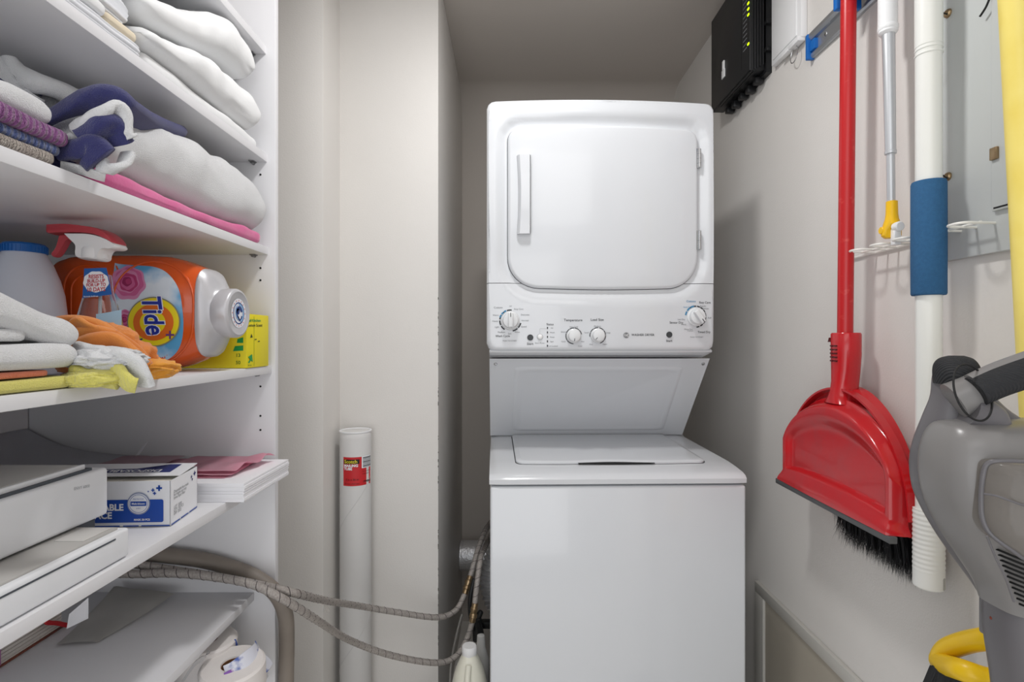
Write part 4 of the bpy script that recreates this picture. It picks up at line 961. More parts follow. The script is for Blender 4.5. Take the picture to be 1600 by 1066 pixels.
# grey drain hose
PD = [P(120, 852, 1.128), P(215, 863, 1.130), P(262, 868, 1.131), P(320, 876, 1.131), P(372, 891, 1.131), P(406, 907, 1.130), P(433, 930, 1.130), P(446, 962, 1.145), P(448, 1010, 1.16), P(447, 1066, 1.16), P(447, 1200, 1.16), (P(447, 1066, 1.16).x, 1.16, .02)]
dh = thing('drain_hose', 'thick plain grey drain hose bending down at the edge of the shelves', 'hose', (P(447, 1066, 1.13).x, 1.13, 0))
obj('hose_wall', MB().tube(spline(PD, 120), .0158, 22), mat('grey_hose_rubber', '#8a8178', .5, vary=('#7d756d', 12, .3, .7)), dh, sharp=60)
# foil duct behind the washer and its wall collar
M_foil = mat('foil', '#e4e5e8', .34, .75, bump=(120, .6, .004))
dt = thing('foil_duct', 'crinkled foil dryer duct looping behind the left side of the washer', 'duct', (-.02, 2.1, .35))
q = MB(); cD = P(800, 905, 2.03); pts = [cD+Vector((-.075*cos(a)*1.0+.01, .05*sin(a*.5), .110*sin(a))) for a in [radians(-95+190*i/110) for i in range(111)]]
q.tube(pts, .05, 40, True, rad=lambda t: .052+.0040*sin(t*2*pi*26)); 
for v in q.bm.verts: v.co += noise.noise_vector(v.co*60)*.0025
obj('flexible_foil', q, M_foil, dt, sharp=50)
q = MB(); c0 = P(744, 868, 2.36); q.cyl((XC1+.002, 2.36, c0.z), (XC1+.085, 2.36, c0.z), .062, seg=40); q.cyl((XC1+.085, 2.36, c0.z), (XC1+.092, 2.36, c0.z), .067, seg=40); q.cyl((XC1+.092, 2.36, c0.z), (XC1+.20, 2.34, c0.z), .060, seg=40)
for v in q.bm.verts: v.co += noise.noise_vector(v.co*40)*.0015
obj('duct_collar', q, M_foil, dt)
# black stop valve on the wall behind
vl = thing('stop_valve', 'black water valve with a lever handle above the white jug', 'valve', P(746, 1000, 1.66))
q = MB(); q.cyl(P(748, 1000, 1.64), P(745, 965, 1.64), .018, .014, 16, .002); q.cyl(P(745, 968, 1.64), P(752, 955, 1.64), .011, .008, 14, .002); obj('valve_body', q, M_blk, vl)
q = MB(); q.tube(spline([P(740, 985, 1.63), P(735, 960, 1.63), P(735, 932, 1.63), P(741, 905, 1.64)], 20), .0065, 10); obj('valve_lever', q, M_blk, vl)
q = MB(); q.box(P(750, 980, 1.66).x, P(768, 980, 1.66).x, 1.655, 1.68, P(750, 982, 1.66).z, P(750, 972, 1.66).z, .002); obj('valve_bracket', q, M_blk, vl)
q = MB(); q.tube(spline([P(722, 960, 1.70), P(714, 990, 1.68), P(706, 1030, 1.66), P(703, 1075, 1.64), (P(703, 1075, 1.64).x, 1.64, .02)], 40), .0035, 8)
tag(obj('power_cord', q, mat('grey_cord', '#8d8a86', .5)), 'thin grey cord hanging down against the column behind the jug', 'cord')
# translucent jug with a white cap
M_jug = mat('cream_translucent_plastic', '#dcdacb', .35, coat=.1)
JX, JY2 = P(735, 1020, 1.38).x-.004, 1.40
jg = thing('plastic_jug', 'cream plastic jug with a white cap standing by the washer', 'jug', (JX, JY2, 0))
zc = P(738, 1026, 1.38).z
prof = [(0, .043, .043), (.005, .047, .047), (zc-.14, .048, .048), (zc-.085, .046, .046), (zc-.045, .036, .036), (zc-.015, .023, .024), (zc-.004, .017, .018), (zc, .0165, .0165)]
def jr(z, a, b, n=40):
    return [Vector((JX+a*math.copysign(abs(cos(2*pi*i/n))**.8, cos(2*pi*i/n)), JY2+b*math.copysign(abs(sin(2*pi*i/n))**.8, sin(2*pi*i/n)), z)) for i in range(n)]
obj('jug_body', MB().rings([jr(z+.001, a, b) for z, a, b in prof]), M_jug, jg, sharp=50)
q = MB(); q.tube(spline([(JX+.000, JY2-.027, zc-.020), (JX-.002, JY2-.044, zc-.045), (JX-.002, JY2-.051, zc-.09), (JX-.002, JY2-.049, zc-.15)], 24), .008, 12); obj('jug_handle', q, M_jug, jg)
q = MB(); q.lathe([(.0185, -.006), (.019, -.005), (.019, .014), (.017, .017), (.0001, .0172)], (JX, JY2, zc), seg=40); obj('screw_cap', q, mat('cap_white', '#e2e2e2', .4), jg, label='white screw cap')
J3 = P(757, 1010, 1.50)
q = MB(); q.lathe([(.0001, 0), (.0225, 0), (.024, .004), (.024, J3.z-.06), (.021, J3.z-.03), (.012, J3.z), (.010, J3.z+.03), (.0001, J3.z+.032)], (J3.x-.010, 1.50, 0), seg=36)
tag(obj('plastic_bottle', q, mat('grey_white_plastic', '#c6c6c4', .4)), 'narrow whitish bottle wedged between the jug and the washer', 'bottle')

# ------------------------------------------------------------------ right wall
# black network box with green lights
M_rb = mat('router_black', '#1d1e20', .42, bump=(200, .05, .0005)); M_led = mat('green_led', '#d8f21a', .4, emit=('#b8f000', 2.2))
rx = .671; ry0, ry1, rz0, rz1 = 1.513, 1.805, H+.746, H+1.053
rt = thing('network_box', 'black finned network box with green lights high on the wall', 'router', (XR-.03, 1.66, rz0))
case = obj('case', MB().box(rx, XR-.016, ry0+.004, ry1, rz0+.004, rz1, .004, 2), M_rb, rt)
q = MB()
for i in range(6):
    x = rx+.004+i*.0078; q.box(x, x+.0036, ry0-.001, ry0+.012, rz0+.002+i*.004, rz1-.004, .0008)
    q.box(x, x+.0036, ry0+.006, ry1-.05, rz0-.001+i*.002, rz0+.010, .0008)
obj('cooling_fins', q, M_rb, case)
q = MB(); q.box(XR-.016, XR, ry0-.004, ry1-.02, rz0-.006, rz1); 
for k in range(3): z = rz0+.05+.075*k; q.box(XR-.020, XR-.002, ry0-.016, ry0, z, z+.012, .002)
for k in range(5): y = ry0+.03+.05*k; q.box(XR-.03, XR-.004, y, y+.022, rz0-.018-.004*(k % 2), rz0, .004)
obj('mounting_plate', q, M_rb, rt)
def rface(py, pyx): pass
q = MB()
for i in range(17):
    z = rz0+.075+.0133*i; q.box(rx-.0006, rx+.001, ry0+.020, ry0+.044, z+.0, z+.0028)
obj('light_ticks', q, mat('tick_grey', '#77797c', .5), case)
for z in (rz0+.078, rz0+.160, rz0+.176, rz0+.192):
    q = MB(); q.box(rx-.0012, rx+.001, ry0+.006, ry0+.016, z, z+.006, .0012); obj('indicator_light', q, M_led, case, label='lit green indicator')
q = MB(); a_ = PX(1131, 107, rx); q.box(rx-.003, rx, a_.y-.012, a_.y+.012, a_.z-.030, a_.z-.004, .001); q.box(rx-.005, rx, a_.y-.010, a_.y+.004, a_.z-.006, a_.z+.022, .002); obj('sticker_tab', q, M_wpl, case, label='small white tab')
q = MB(); q.box(rx-.0005, rx+.001, ry0+.055, ry0+.056, rz0+.03, rz1-.01); obj('case_seam', q, M_dark, case)

# white flat wall cabinet with latch and a little ring
wy0, wy1, wz0 = 1.329, 1.480, H+.740
wb = thing('wall_panel_box', 'flat white wall box with a small ring at its latch beside the black network box', 'wall box', (XR-.01, 1.40, wz0))
bd = obj('box_cover', MB().box(XR-.016, XR, wy0, wy1, wz0, H+1.02, .003), M_wpl, wb)
obj('cover_panel', MB().box(XR-.019, XR-.015, wy0+.018, wy1-.012, wz0+.012, H+1.02, .002), M_wpl, bd)
q = MB(); q.box(XR-.022, XR-.004, wy0+.003, wy0+.05, wz0-.008, wz0+.002, .0015); q.box(XR-.020, XR-.006, wy0+.055, wy0+.10, wz0-.006, wz0+.001, .001); lt = obj('latch', q, M_wpl, wb)
q = MB(); c_ = Vector((XR-.014, wy0+.036, wz0-.026)); q.tube([c_+Vector((.002*sin(a), .017*cos(a), .020*sin(a))) for a in [2*pi*i/40 for i in range(41)]], .0012, 8); obj('ring', q, M_chrome, lt, label='small metal ring')

# aluminium tool rail with blue ends and clamps
M_alu = mat('brushed_aluminium', '#b9bcc0', .35, .8, bump=(200, .1, .0005), stretch=(1, 30, 1))
ra0, ra1 = H+.670, H+.727; ryE, ryS = 1.307, .56
rl = thing('tool_rail', 'aluminium tool rail with blue end cap and clamps on the wall', 'rail', (XR, .95, ra0))
prf = [(XR, ra0), (XR-.007, ra0), (XR-.010, ra0+.004), (XR-.010, ra0+.010), (XR-.004, ra0+.012), (XR-.004, ra1-.016), (XR-.010, ra1-.014), (XR-.015, ra1-.008), (XR-.015, ra1), (XR, ra1)]
rb_ = obj('rail_profile', MB().prism(prf, 'y', ryS, ryE-.008), M_alu, rl, sharp=20)
q = MB(); q.box(XR-.018, XR, ryE-.010, ryE, ra0-.002, ra1+.001, .002); q.box(XR-.013, XR, ryE-.030, ryE-.009, ra0+.014, ra1-.018, .002); obj('end_cap', q, M_blue, rl, label='blue end cap')
for y in (1.245, 1.262): q = MB(); q.lathe([(.0001, .002), (.004, .0015), (.005, 0)], (XR-.0045, y if y < 1.25 else 1.288, (ra0+ra1)/2), (-1, 0, 0), 16); obj('rail_screw', q, M_chrome, rl)
def clamp(y, x):
    q = MB(); q.box(x-.006, XR-.016, y-.030, y-.0172, H+.668, H+.72, .003); q.box(x-.006, XR-.016, y+.0172, y+.030, H+.668, H+.72, .003); q.box(x+.0225, XR-.0152, y-.030, y+.030, H+.686, H+.74, .003); obj('clamp', q, M_blue, rl, label='blue gripping clamp')
clamp(1.082, .668); clamp(.880, .676)

# red broom
M_bris = mat('black_bristle', '#202124', .6)
BX, BD = .675, 1.082
bt = Vector((BX, 1.076, H+.95)); bb_ = Vector((BX, 1.092, H+.005))
br = thing('broom', 'red broom with black bristles hanging from the rail on the wall', 'broom', (BX, 1.09, H-.41))
pole = obj('pole', MB().cyl(bt, bb_, .0138, .0142, 32), M_redpole, br)
def arch(dm, w_, zt, zb, n_=40, e=1.9):
    return [(dm+w_*s, zb+(zt-zb)*max(0, 1-abs(s)**e)**(1/e)) for s in [-1+2*i/n_ for i in range(n_+1)]]
DM = 1.090
q = MB(); A1 = arch(DM+.014, .190, H-.094, H-.335); 
R = []
for x, k in ((.6745, .985), (.679, 1), (.702, 1), (.707, .97)): R.append([Vector((x, DM+(y-DM)*k, H-.335+(z-H+.335)*k)) for y, z in A1])
q.rings(R); hd = obj('broom_head', q, M_red, br, sharp=45)
q = MB(); rnd = random.Random(4)
for i in range(1500):
    y = DM+rnd.uniform(-.160, .062); x = rnd.uniform(.678, .704); z0 = H-.325; k = (DM-y)/.2; L = .085+.012*rnd.random()-.05*smooth(-.12, -.32, k)
    p0 = Vector((x, y, z0)); p1 = p0+Vector((rnd.gauss(0, .004), -.010*(1+k)+rnd.gauss(0, .007), -L*.6)); p2 = p1+Vector((rnd.gauss(0, .006), -.006+rnd.gauss(0, .008), -L*.4))
    s = Vector((.0004, .0012, 0)); b = q.bm; vs = [b.verts.new(p) for p in (p0-s, p0+s, p1+s, p1-s, p2)]
    b.faces.new((vs[0], vs[1], vs[2], vs[3])); b.faces.new((vs[3], vs[2], vs[4]))
o = obj('bristles', q, M_bris, br, normals=False, label='black bristles'); o['kind'] = 'stuff'

# red dustpan clipped on the broom
dp = thing('dustpan', 'red dustpan with a grey rubber lip clipped in front of the broom head', 'dustpan', (.64, DM, H-.34))
W_ = .186; ZT_, ZB_ = H-.118, H-.305
def pan(u, v):                                     # u across, v from lip (0) to the top of the arch (1)
    s = -1+2*u; ss = math.copysign(abs(s)**.9, s)
    top = (max(0, 1-abs(ss)**1.9))**(1/1.9); y = DM-ss*W_*(1.0+.035*smooth(.25, 0, v)); 
    zt = ZB_+.045+(ZT_-ZB_-.045)*top
    z = ZB_-.022+(zt-ZB_+.022)*v
    edge = min(1-abs(s), (1-v)*1.0*top+.0)
    rim = smooth(0, .05, 1-abs(s))*smooth(0, .10, 1-v)
    rcs = smooth(.10, .20, 1-abs(s))*smooth(.15, .34, 1-v)*smooth(.20, .25, v+.045*(1-s*s)-.02)
    lipo = smooth(.24, .02, v)
    x = .662-.024*rim-.002*sin(pi*u)+.012*rcs-.010*lipo
    return Vector((x, y, z))
q = MB(); q.grid(pan, 110, 80)
b = q.bm; bd_ = [e for e in b.edges if e.is_boundary]
r = bmesh.ops.extrude_edge_only(b, edges=bd_)
for v in [g for g in r['geom'] if isinstance(g, bmesh.types.BMVert)]: v.co.x = .664 if v.co.z < ZB_ else .668
body = obj('pan_body', q, M_red, dp, sharp=40)
q = MB(); q.box(.628, .642, DM-W_*1.035, DM+W_*1.035, ZB_-.034, ZB_-.022, .002)
obj('rubber_lip', q, mat('grey_rubber', '#56585a', .6), dp, label='grey rubber lip')
q = MB(); rim = [Vector((.668, y, z)) for y, z in arch(DM, .197, H-.100, H-.300, 60)]
R = []
for p in rim:
    n_ = (Vector((0, p.y-DM, (p.z-H+.29)))).normalized(); R.append([p+Vector((-.012, 0, 0))+n_*-.001, p+Vector((-.012, 0, 0))+n_*.003, p+Vector((.004, 0, 0))+n_*.002, p+Vector((.004, 0, 0))+n_*-.002])
q.rings(R); obj('pan_flange', q, M_red, dp, sharp=45)
# clip handle
def sec(z, ry_, x0, x1, y): return [Vector((x0+(x1-x0)*(.5-.5*cos(t)), y+ry_*math.copysign(abs(sin(t))**.75, sin(t)), z)) for t in [2*pi*i/32 for i in range(32)]]
q = MB(); yc = 1.089
q.rings([sec(H+.0125, .0255, .652, .698, yc), sec(H+.010, .0268, .650, .700, yc), sec(H-.03, .0268, .650, .700, yc), sec(H-.06, .0252, .651, .699, yc+.001), sec(H-.085, .0215, .650, .698, yc+.001), sec(H-.105, .0205, .647, .696, yc+.001), sec(H-.118, .024, .643, .69, yc+.001), sec(H-.128, .036, .642, .68, yc+.001)])
hs = obj('clip_handle', q, M_red, dp, sharp=50)
q = MB()
for i in range(5):
    z = H-.0135-.0075*i
    for k in (-.006, .006): q.box(.6485, .652, yc+k-.0048, yc+k+.0048, z-.0014, z+.0014, .0006)
obj('grip_slots', q, mat('deep_red', '#4d0b10', .5), hs)
q = MB(); q.prism([(yc+.021, H-.006), (yc+.013, H-.006), (yc+.017, H+.003)], 'x', .6505, .656); obj('hang_notch', q, mat('deep_red', '#4d0b10', .5), hs)

# grey telescopic mop handle with yellow joint
mp = thing('mop_handle', 'silver telescopic mop handle with a yellow swivel joint at its lower end', 'mop', (.688, .985, H+.15))
MX = .688
def mpt(px, py): return Vector((MX, MX*F/(px-795), H+(530-py)/F*(MX*F/(px-795))))
yT = mpt(1387, 0).y
q = MB(); q.cyl((MX, yT, H+.92), mpt(1387, 44), .0150, .0155, 28); obj('upper_tube', q, M_wpl, mp)
q = MB(); p = mpt(1387.5, 44); q.lathe([(.015, .004), (.0165, .002), (.0165, -.003), (.0150, -.005), (.0155, -.008), (.0125, -.012), (.010, -.013)], p, (0, 0, 1), 28); obj('lock_collar', q, M_wpl, mp)
q = MB(); q.cyl(mpt(1388, 46), mpt(1391.5, 238), .0105, .0085, 28); obj('middle_tube', q, mat('satin_aluminium', '#c9ccd0', .4, .6), mp)
q = MB(); p = mpt(1391.5, 238); q.lathe([(.0085, .003), (.0093, .002), (.0093, -.003), (.0068, -.004)], p, (0, 0, 1), 24); q.cyl(p, mpt(1392.5, 318), .0068, .0066, 24); obj('lower_tube', q, mat('satin_aluminium', '#c9ccd0', .4, .6), mp)
M_yp = mat('yellow_plastic', '#f2bf12', .4)
q = MB(); p = mpt(1393.5, 316); q.lathe([(.0070, .002), (.0090, .001), (.0095, -.022), (.0105, -.030), (.0135, -.040), (.0160, -.050), (.0160, -.060), (.012, -.064), (.0001, -.065)], p, (0, 0, 1), 32)
for v in q.bm.verts: 
    if v.co.z < p.z-.044 and v.co.y < p.y-.003: v.co.y = p.y-.003+(v.co.y-p.y+.003)*.15
jt = obj('swivel_joint', q, M_yp, mp, label='yellow swivel joint')
q = MB(); a_ = mpt(1401, 360); q.cyl(a_+Vector((0, .004, .006)), a_+Vector((0, -.010, .006)), .0085, .0085, 20, .002); q.box(a_.x-.006, a_.x+.006, a_.y-.004, a_.y+.008, a_.z-.026, a_.z+.004, .002); obj('joint_tongue', q, M_wpl, jt)
q = MB(); a_ = mpt(1392, 360); q.cyl(a_+Vector((-.017, .003, 0)), a_+Vector((-.0, .003, 0)), .0065, .0065, 20, .001); obj('joint_pin', q, M_yp, jt)
clamp(mpt(1387, 0).y, .690)

# white pole with a blue foam grip
wp = thing('extension_pole', 'white pole with a blue foam sleeve and a ribbed white end grip', 'pole', (.68, .881, H-.41))
WX, WY = .680, .881; kw = WY/F
def wz_(py): return H+(530-py)*kw
M_wp = mat('white_painted_pole', '#e9eae6', .35)
q = MB(); q.cyl((WX, WY, wz_(800)), (WX, WY, H+.95), .0180, .0180, 40); pl = obj('pole_tube', q, M_wp, wp)
q = MB()
for py in (78, 86): q.lathe([(.0180, -.002), (.0192, -.001), (.0192, .001), (.0180, .002)], (WX, WY, wz_(py)), seg=40)
q.lathe([(.0180, 0), (.0188, .001), (.0188, .2), (.018, .201)], (WX, WY, wz_(74)), seg=40); obj('upper_sleeve', q, M_wp, wp)
q = MB(); q.lathe([(.018, .001), (.0228, .0015), (.0240, .004), (.0242, .09), (.0240, .182), (.0228, .1855), (.018, .186)], (WX, WY, wz_(463)), seg=48); obj('foam_sleeve', q, mat('blue_foam', '#2d5c86', .9, bump=(700, .5, .002), vary=('#31628d', 200, .4, .7)), wp, sharp=60, label='blue foam sleeve')
pf_ = []; z0 = wz_(921)
for i in range(120):
    t = i/119; z = z0+.130*t; r = .0215+.0016*sin(t*pi)*0+.00045*sin(t*2*pi*17)*smooth(.22, .28, t)
    if t < .05: r *= sqrt(max(.05, 1-(1-t/.05)**2))
    pf_.append((r, z))
q = MB(); q.lathe([(.0001, z0)]+pf_+[(.018, z0+.1305)], (WX, WY, 0), seg=40); eg = obj('end_grip', q, mat('white_rubber', '#e4e5e2', .5), wp, sharp=60, label='ribbed white end grip')
q = MB(); q.box(.0155, .0225, -.0042, .0042, z0+.005, z0+.027, .0035); q.bm.transform(Matrix.Translation((WX, WY, 0)) @ Matrix.Rotation(radians(-62), 4, 'Z')); obj('hang_slot', q, mat('slot_grey', '#a9a9a6', .7), eg)
q = MB()
for py in (744, 757, 770): q.lathe([(.0181, -.003), (.0184, -.0028), (.0184, .0028), (.0181, .003)], (WX, WY, wz_(py)), seg=40)
obj('orange_stripes', q, mat('orange_print', '#d96a2b', .5), pl)

# white coated wire rack
M_wire = mat('white_coated_wire', '#ecebe6', .4)
wk = thing('wire_rack', 'small white wire rack fixed level on the wall behind the blue grip', 'rack', (XR-.03, .97, H+.173))
q = MB(); zr = H+.172
q.tube([(XR-.004, 1.150, zr-.001), (XR-.004, .80, zr+.002)], .0022, 8)
q.tube([(XR-.030, 1.080, zr), (XR-.030, .806, zr+.002)], .0020, 8)
obj('back_rods', q, M_wire, wk)
for i in range(5):
    y = 1.062-.060*i; pts = [(XR-.003, y+.016, zr), (XR-.045, y+.016, zr+.001)]+[(XR-.050-.010*sin(a), y+.016*cos(a), zr+.001) for a in [pi*j/12 for j in range(13)]]+[(XR-.045, y-.016, zr+.001), (XR-.003, y-.016, zr)]
    q = MB(); q.tube(pts, .0021, 8); obj('wire_hook', q, M_wire, wk)
# grey breaker panel
M_ep = mat('panel_grey', '#c8cccb', .5, bump=(300, .05, .0005))
ep = thing('breaker_panel', 'grey metal breaker panel with brass screws behind the white pole', 'electrical panel', (XR-.01, .70, H+.128))
ez = H+.1285
cv = obj('panel_cover', MB().box(XR-.010, XR, .46, .905, ez, H+.662, .002), M_ep, ep)
obj('panel_door', MB().box(XR-.016, XR-.009, .47, PX(1548, 200, XR-.016).y, ez+.060, H+.625, .002), M_ep, cv)
for px, py in ((1480, 21), (1480, 276)):
    a_ = PX(px, py, XR-.012); q = MB(); q.lathe([(.0001, .006), (.004, .0055), (.0065, .003), (.0070, 0)], (XR-.010, a_.y, a_.z), (-1, 0, 0), 20); s_ = obj('cover_screw', q, M_brass, cv, label='brass screw')
    q = MB(); q.box(-.0062, -.0050, -.006, .006, -.0009, .0009); q.bm.transform(Matrix.Translation((XR-.0105, a_.y, a_.z)) @ Matrix.Rotation(radians(40), 4, 'X')); obj('screw_slot', q, M_dark, s_)
a_ = PX(1553, 240, XR-.018); q = MB(); q.box(XR-.020, XR-.014, a_.y-.006, a_.y+.006, a_.z-.009, a_.z+.009, .001); obj('door_latch', q, M_brass, cv, label='small brass latch')
a_ = PX(1566, 322, XR-.016); q = MB(); q.box(XR-.0165, XR-.0158, a_.y-.018, a_.y+.014, a_.z-.0012, a_.z+.0012); obj('panel_slot', q, M_dark, cv)
a_ = PX(1542, 8, XR-.018); q = MB(); q.tube(spline([a_+Vector((0, .012, -.010)), a_+Vector((0, 0, 0)), a_+Vector((0, -.008, .018)), a_+Vector((0, -.010, .05))], 20), .0015, 8); obj('thin_cable', q, M_blk, cv)

# low access panel in the right wall
M_tp = mat('taupe_panel', '#b3ac9f', .6); M_fr = mat('grey_trim_paint', '#c6c4be', .5)
ap = thing('access_panel', 'taupe access panel in a pale frame low on the wall beside the washer', 'access panel', (XR-.005, 1.1, .04))
y0_, zt_ = 1.590, H-.735
for nm, bx_ in (('frame_rail', (XR-.012, XR, .60, y0_, zt_-.0, zt_+.030)), ('frame_stile', (XR-.012, XR, y0_-.052, y0_, .03, zt_)), ('frame_stile', (XR-.012, XR, .60, .64, .03, zt_))):
    obj(nm, MB().box(*bx_, .002), M_fr, ap)
obj('panel_sheet', MB().box(XR-.005, XR, .64, y0_-.052, .03, zt_), M_tp, ap)

# yellow broom
yb = thing('yellow_broom', 'yellow broom with an open loop head hanging behind the vacuum cleaner', 'broom', (.66, .70, H-.52))
M_yb = mat('yellow_pole_paint', '#f3df7a', .4, vary=('#ecd360', 14, .45, .75)); M_yh = mat('yellow_broom_plastic', '#edc31b', .35)
p0 = P(1584, -60, .705); p1 = P(1622, 700, .705); p2 = P(1638, 1005, .705)
obj('pole', MB().cyl(p0+(p0-p1)*.15, p2, .0178, .0168, 32), M_yb, yb)
q = MB(); yhp = [P(1469, 1034, .80), P(1480, 1016, .79), P(1510, 1004, .76), P(1553, 996, .72), P(1600, 985, .71), P(1640, 990, .70), P(1640, 1030, .70), P(1600, 1062, .705), P(1570, 1066, .71), P(1540, 1060, .72), P(1505, 1048, .735), P(1480, 1040, .775), P(1469, 1034, .80)]
q.tube(spline(yhp, 90), .0142, 16, True)
for v in q.bm.verts: v.co.x = .655+(v.co.x-.655)*1.0
hd = obj('loop_head', q, M_yh, yb, sharp=60)
q = MB(); rnd = random.Random(9)
for i in range(1600):
    t = rnd.random(); a_ = P(1470, 1040, .79).lerp(P(1600, 1072, .70), t)+Vector((rnd.uniform(-.015, .015), 0, 0)); L = .075+.01*rnd.random()
    e = a_+Vector((-.02+rnd.gauss(0, .004), .012*(1-t)+rnd.gauss(0, .005), -L)); s = Vector((.0006, -.0010, 0)); b = q.bm
    vs = [b.verts.new(p) for p in (a_-s, a_+s, e+s*.6, e-s*.6)]; b.faces.new(vs)
o = obj('bristles', q, M_bris, yb, normals=False, label='black bristles'); o['kind'] = 'stuff'

# ------------------------------------------------------------------ stick vacuum cleaner
M_vg = mat('vacuum_grey', '#807e7d', .3, 0.0, bump=(90, .03, .0004)); M_vd = mat('vacuum_dark_grey', '#686669', .33, 0.0)
M_grip = mat('rubber_grip', '#26272a', .7); MATS['rubber_grip'] = M_grip; wave_bump(M_grip, 160, .5, 'DIAGONAL', .002, 0)
vc = thing('stick_vacuum', 'grey cordless stick vacuum with a dark handle in front of the wall', 'vacuum cleaner', P(1610, 1066, .62)*1)
VD = .63; kv = VD/F
def vloft(name, rows, m_, par=None, n=2.6, k=48, label=None, sharp=55):
    """rows: (py, left px, right px, centre depth, half depth)"""
    R = []
    zs = rows; steps = 40; Y = [r[0] for r in rows]
    S = spline([(r[0], r[1], r[2]) for r in rows], steps); S2 = spline([(r[3], r[4], 0) for r in rows], steps)
    for a, d in zip(S, S2):
        kd = d.x/F; z = H+(530-a.x)*kd; xl, xr = (a.y-795)*kd, (a.z-795)*kd; cx, hx = (xl+xr)/2, (xr-xl)/2
        R.append([Vector((cx+hx*math.copysign(abs(cos(t))**(2/n), cos(t)), d.x+d.y*math.copysign(abs(sin(t))**(2/n), sin(t)), z)) for t in [2*pi*i/k for i in range(k)]])
    q = MB(); q.rings(R); return obj(name, q, m_, par or vc, sharp=sharp, label=label)
back = vloft('back_shell', [(571, 1467, 1518, .635, .012), (590, 1464, 1526, .635, .017), (620, 1462, 1545, .635, .020), (650, 1452, 1580, .637, .026), (690, 1438, 1660, .64, .034), (725, 1433, 1690, .64, .038), (765, 1437, 1695, .64, .038), (800, 1452, 1690, .64, .038), (840, 1475, 1685, .64, .036), (880, 1503, 1680, .64, .034), (920, 1533, 1672, .64, .032), (945, 1548, 1665, .64, .030)], M_vd, n=3)
main = vloft('motor_body', [(655, 1500, 1660, .612, .012), (659, 1482, 1700, .610, .028), (668, 1472, 1712, .608, .040), (690, 1463, 1720, .606, .047), (725, 1458, 1722, .605, .050), (765, 1461, 1722, .605, .050), (800, 1472, 1716, .605, .050), (840, 1492, 1705, .607, .047), (880, 1518, 1694, .610, .043), (920, 1543, 1680, .613, .038), (946, 1551, 1668, .615, .034)], M_vg, n=3.4)
vloft('orange_strip', [(682, 1439, 1470, .650, .012), (705, 1434, 1468, .650, .016), (735, 1431, 1468, .650, .018), (770, 1434.5, 1470, .650, .016), (800, 1449, 1478, .650, .012)], mat('burnt_orange_plastic', '#b8573a', .4), label='orange edge strip')
# round black head piece and handle
vloft('head_cap', [(556, 1484, 1504, .628, .006), (560, 1473, 1514, .628, .013), (568, 1467, 1520, .628, .018), (580, 1466, 1523, .627, .021), (600, 1468, 1523, .627, .022)], M_grip, n=2.4)
def vp(px, py, D=.60): return P(px, py, D)
col_ = MB(); S = spline([vp(1490, 626, .606), vp(1512, 616, .602), (vp(1540, 603, .598)), vp(1580, 589, .592)], 30)
col_.tube(S, .02, 24, True, rad=lambda t: .0165+.004*(1-t)); hb = obj('handle_collar', col_, M_vg, vc, sharp=60)
q = MB(); S = spline([vp(1512, 640, .602), vp(1530, 646, .60), vp(1545, 655, .60), vp(1552, 668, .60)], 24); q.tube(S, .016, 20, True, rad=lambda t: .020-.004*t); obj('handle_root', q, M_vd, hb, sharp=60)
q = MB(); S = spline([vp(1524, 612, .590), vp(1560, 596, .585), vp(1600, 582, .580), vp(1640, 570, .575), vp(1700, 560, .57)], 40); q.tube(S, .018, 28, True, rad=lambda t: .0165+.0015*t); hg = obj('handle_grip', q, M_grip, vc, sharp=60, label='dark textured handle grip')
q = MB(); S2 = [p+Vector((0, .003, .0065)) for p in S]; q.tube(S2, .0125, 24, True, rad=lambda t: .0128+.0015*t); obj('handle_top', q, M_vg, hg, sharp=60)
q = MB(); c_ = P(1520, 613, .578); pts = [c_+Vector((.0245*cos(a), .012*sin(a*1.0+.6)+.0*a, .029*sin(a))) for a in [2*pi*i/60 for i in range(61)]]; q.tube(pts, .0011, 8)
o = obj('cord_loop', q, mat('black_cord', '#121213', .6), vc, label='thin black cord loop')
# smoky dust bin
M_smoke = mat('smoky_plastic', '#cfc9c2', .12, trans=.85, ior=1.25)
bin_o = [(1600, 722), (1560, 721), (1545, 724), (1538, 735), (1534, 765), (1534, 800), (1540, 822), (1552, 838), (1580, 858), (1610, 876), (1660, 880), (1690, 850), (1700, 790), (1695, 740), (1670, 724)]
def binD(px): return .556-.018*sin(min(max((px-1530)/170, 0), 1)*pi)
pts = [P(x, y, binD(x)+.004) for x, y in bin_o]; S = spline(pts+[pts[0]], 120)[:-1]; c_ = sum(S, Vector())/len(S)
q = MB(); R = [[c_+(p-c_)*k+Vector((0, -dy_, 0)) for p in S] for k, dy_ in ((1.0, -.014), (1.0, .0), (.97, .010), (.9, .018), (.75, .024), (.5, .028), (.2, .030))]
q.rings(R, False, True); bn = obj('dust_bin', q, M_smoke, vc, sharp=60, label='smoky clear dust bin')
q = MB(); q.tube(S+[S[0]], .0026, 10); obj('bin_rim', q, M_vd, bn, sharp=60)
q = MB(); q.tube(spline([P(1538, 772, .545), P(1560, 776, .535), P(1600, 790, .528), P(1650, 800, .526)], 30), .0011, 8); obj('bin_seam', q, M_vd, bn)
q = MB(); q.lathe([(.0001, 0), (.020, .001), (.022, .004), (.022, .070), (.018, .078), (.0001, .079)], P(1650, 850, .575), seg=32); obj('inner_cyclone', q, mat('cyclone_grey', '#c0bab4', .5), bn)
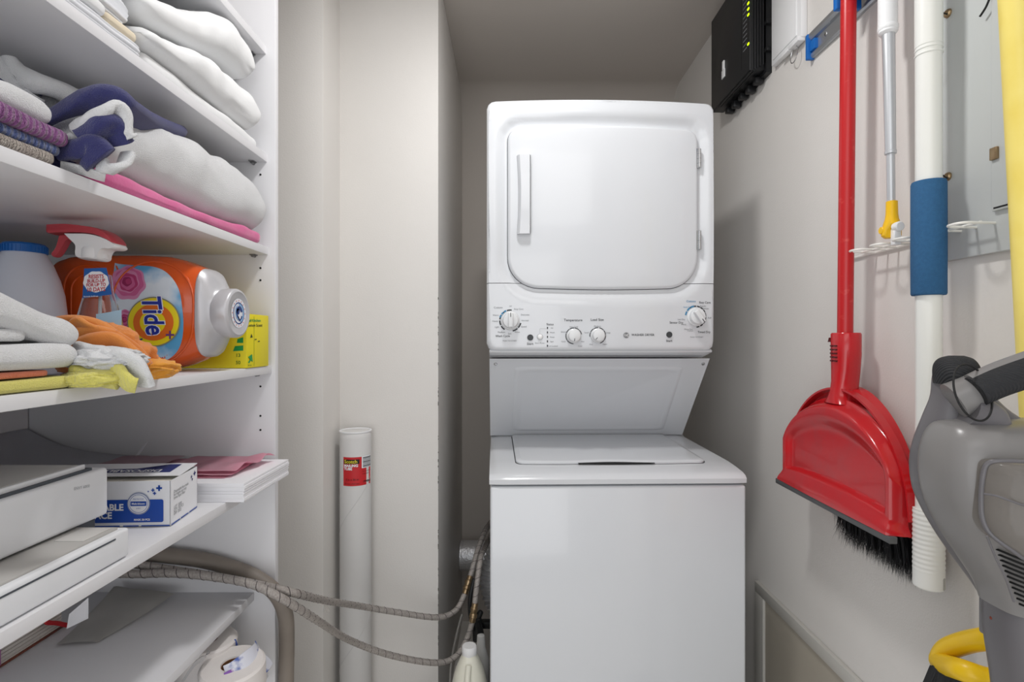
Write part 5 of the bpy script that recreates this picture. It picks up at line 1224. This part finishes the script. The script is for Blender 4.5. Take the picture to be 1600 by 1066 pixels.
# cooling slots below the bin
q_parent = main
for i in range(11):
    py = 858+i*8.6; xl = 1556+i*3.7; q = MB(); dpt = .5625+.0010*i
    q.tube(spline([P(xl, py, dpt+.008), P(xl+16, py+6.5, dpt-.001), P(xl+40, py+16, dpt-.002), P(1660, py+36, dpt)], 16), .0012, 8); obj('cooling_slot', q, M_dark, q_parent)
q = MB(); q.tube(spline([P(1542, 838, .552), P(1556, 872, .557), P(1572, 905, .562), P(1584, 940, .57)], 20), .0012, 8); obj('grille_edge', q, M_vd, q_parent)
nk = vloft('neck', [(940, 1552, 1665, .62, .034), (948, 1553, 1664, .62, .036), (1000, 1556, 1660, .62, .036), (1066, 1566, 1650, .62, .034), (1120, 1572, 1645, .62, .032)], M_vd, n=2.6)
q = MB(); a_ = P(1545, 928, .635); b_ = P(1560, 998, .635); q.box(a_.x, b_.x+.012, .625, .650, b_.z, a_.z, .003); cl = obj('mount_tab', q, M_vd, vc)
q = MB(); a_ = P(1550.5, 966, .6246); q.lathe([(.0001, .0012), (.002, .0012), (.0025, -.001)], a_, (0, -1, 0), 14); obj('tab_screw', q, mat('rust_screw', '#7d3b2c', .6), cl)
wx = P(1608, 1100, .62).x
q = MB(); q.cyl((wx, .62, H-.42), (wx, .62, .09), .019, .019, 28); obj('wand', q, M_vg, vc)
q = MB(); q.box(wx-.12, wx+.07, .56, .68, .004, .060, .012, 3); q.cyl((wx, .62, .05), (wx, .62, .11), .024, .020, 24); obj('floor_head', q, M_vd, vc)

# ------------------------------------------------------------------ worn paint along the column edge, and the groups of repeats
q = MB(); rnd = random.Random(21); col_wall = bpy.data.objects['wall_column']
for i in range(46):
    z = rnd.uniform(.35, 1.36)+rnd.choice((0, 0, .05)); h_ = rnd.uniform(.002, .010); w2 = rnd.uniform(.0006, .0016)
    q.box(XC1-w2, XC1+.0004, YC-.0004, YC+w2*1.5, z, z+h_)
o = obj('paint_chips', q, mat('bare_plaster', '#4d4a47', .9), col_wall); o['kind'] = 'stuff'; o['label'] = 'chipped paint along the corner'
for o in list(C.objects):
    if o.parent or 'category' not in o: continue
    n = o.name.split('.')[0]; z = o.location.z
    if n in ('rolled_towel', 'folded_towel', 'flat_sheet', 'fitted_sheet', 'pillowcase') and z > H+.36: o['group'] = 'white linens on the highest laden shelf'
    elif n == 'knit_blanket': o['group'] = 'knitted blankets in one pile'
    elif n in ('bath_towel', 'hand_towel') and z < H+.1: o['group'] = 'towels stacked beside the detergents'
    elif n in ('cleaning_cloth', 'cleaning_rag', 'terry_rag'): o['group'] = 'cleaning cloths by the towel stack'
    elif n == 'supply_hose': o['group'] = 'braided water hoses'
    elif n == 'detergent_bottle': o['group'] = 'milky white bottles with blue caps'
    elif n == 'beach_towel': o['group'] = 'navy and white beach towels'
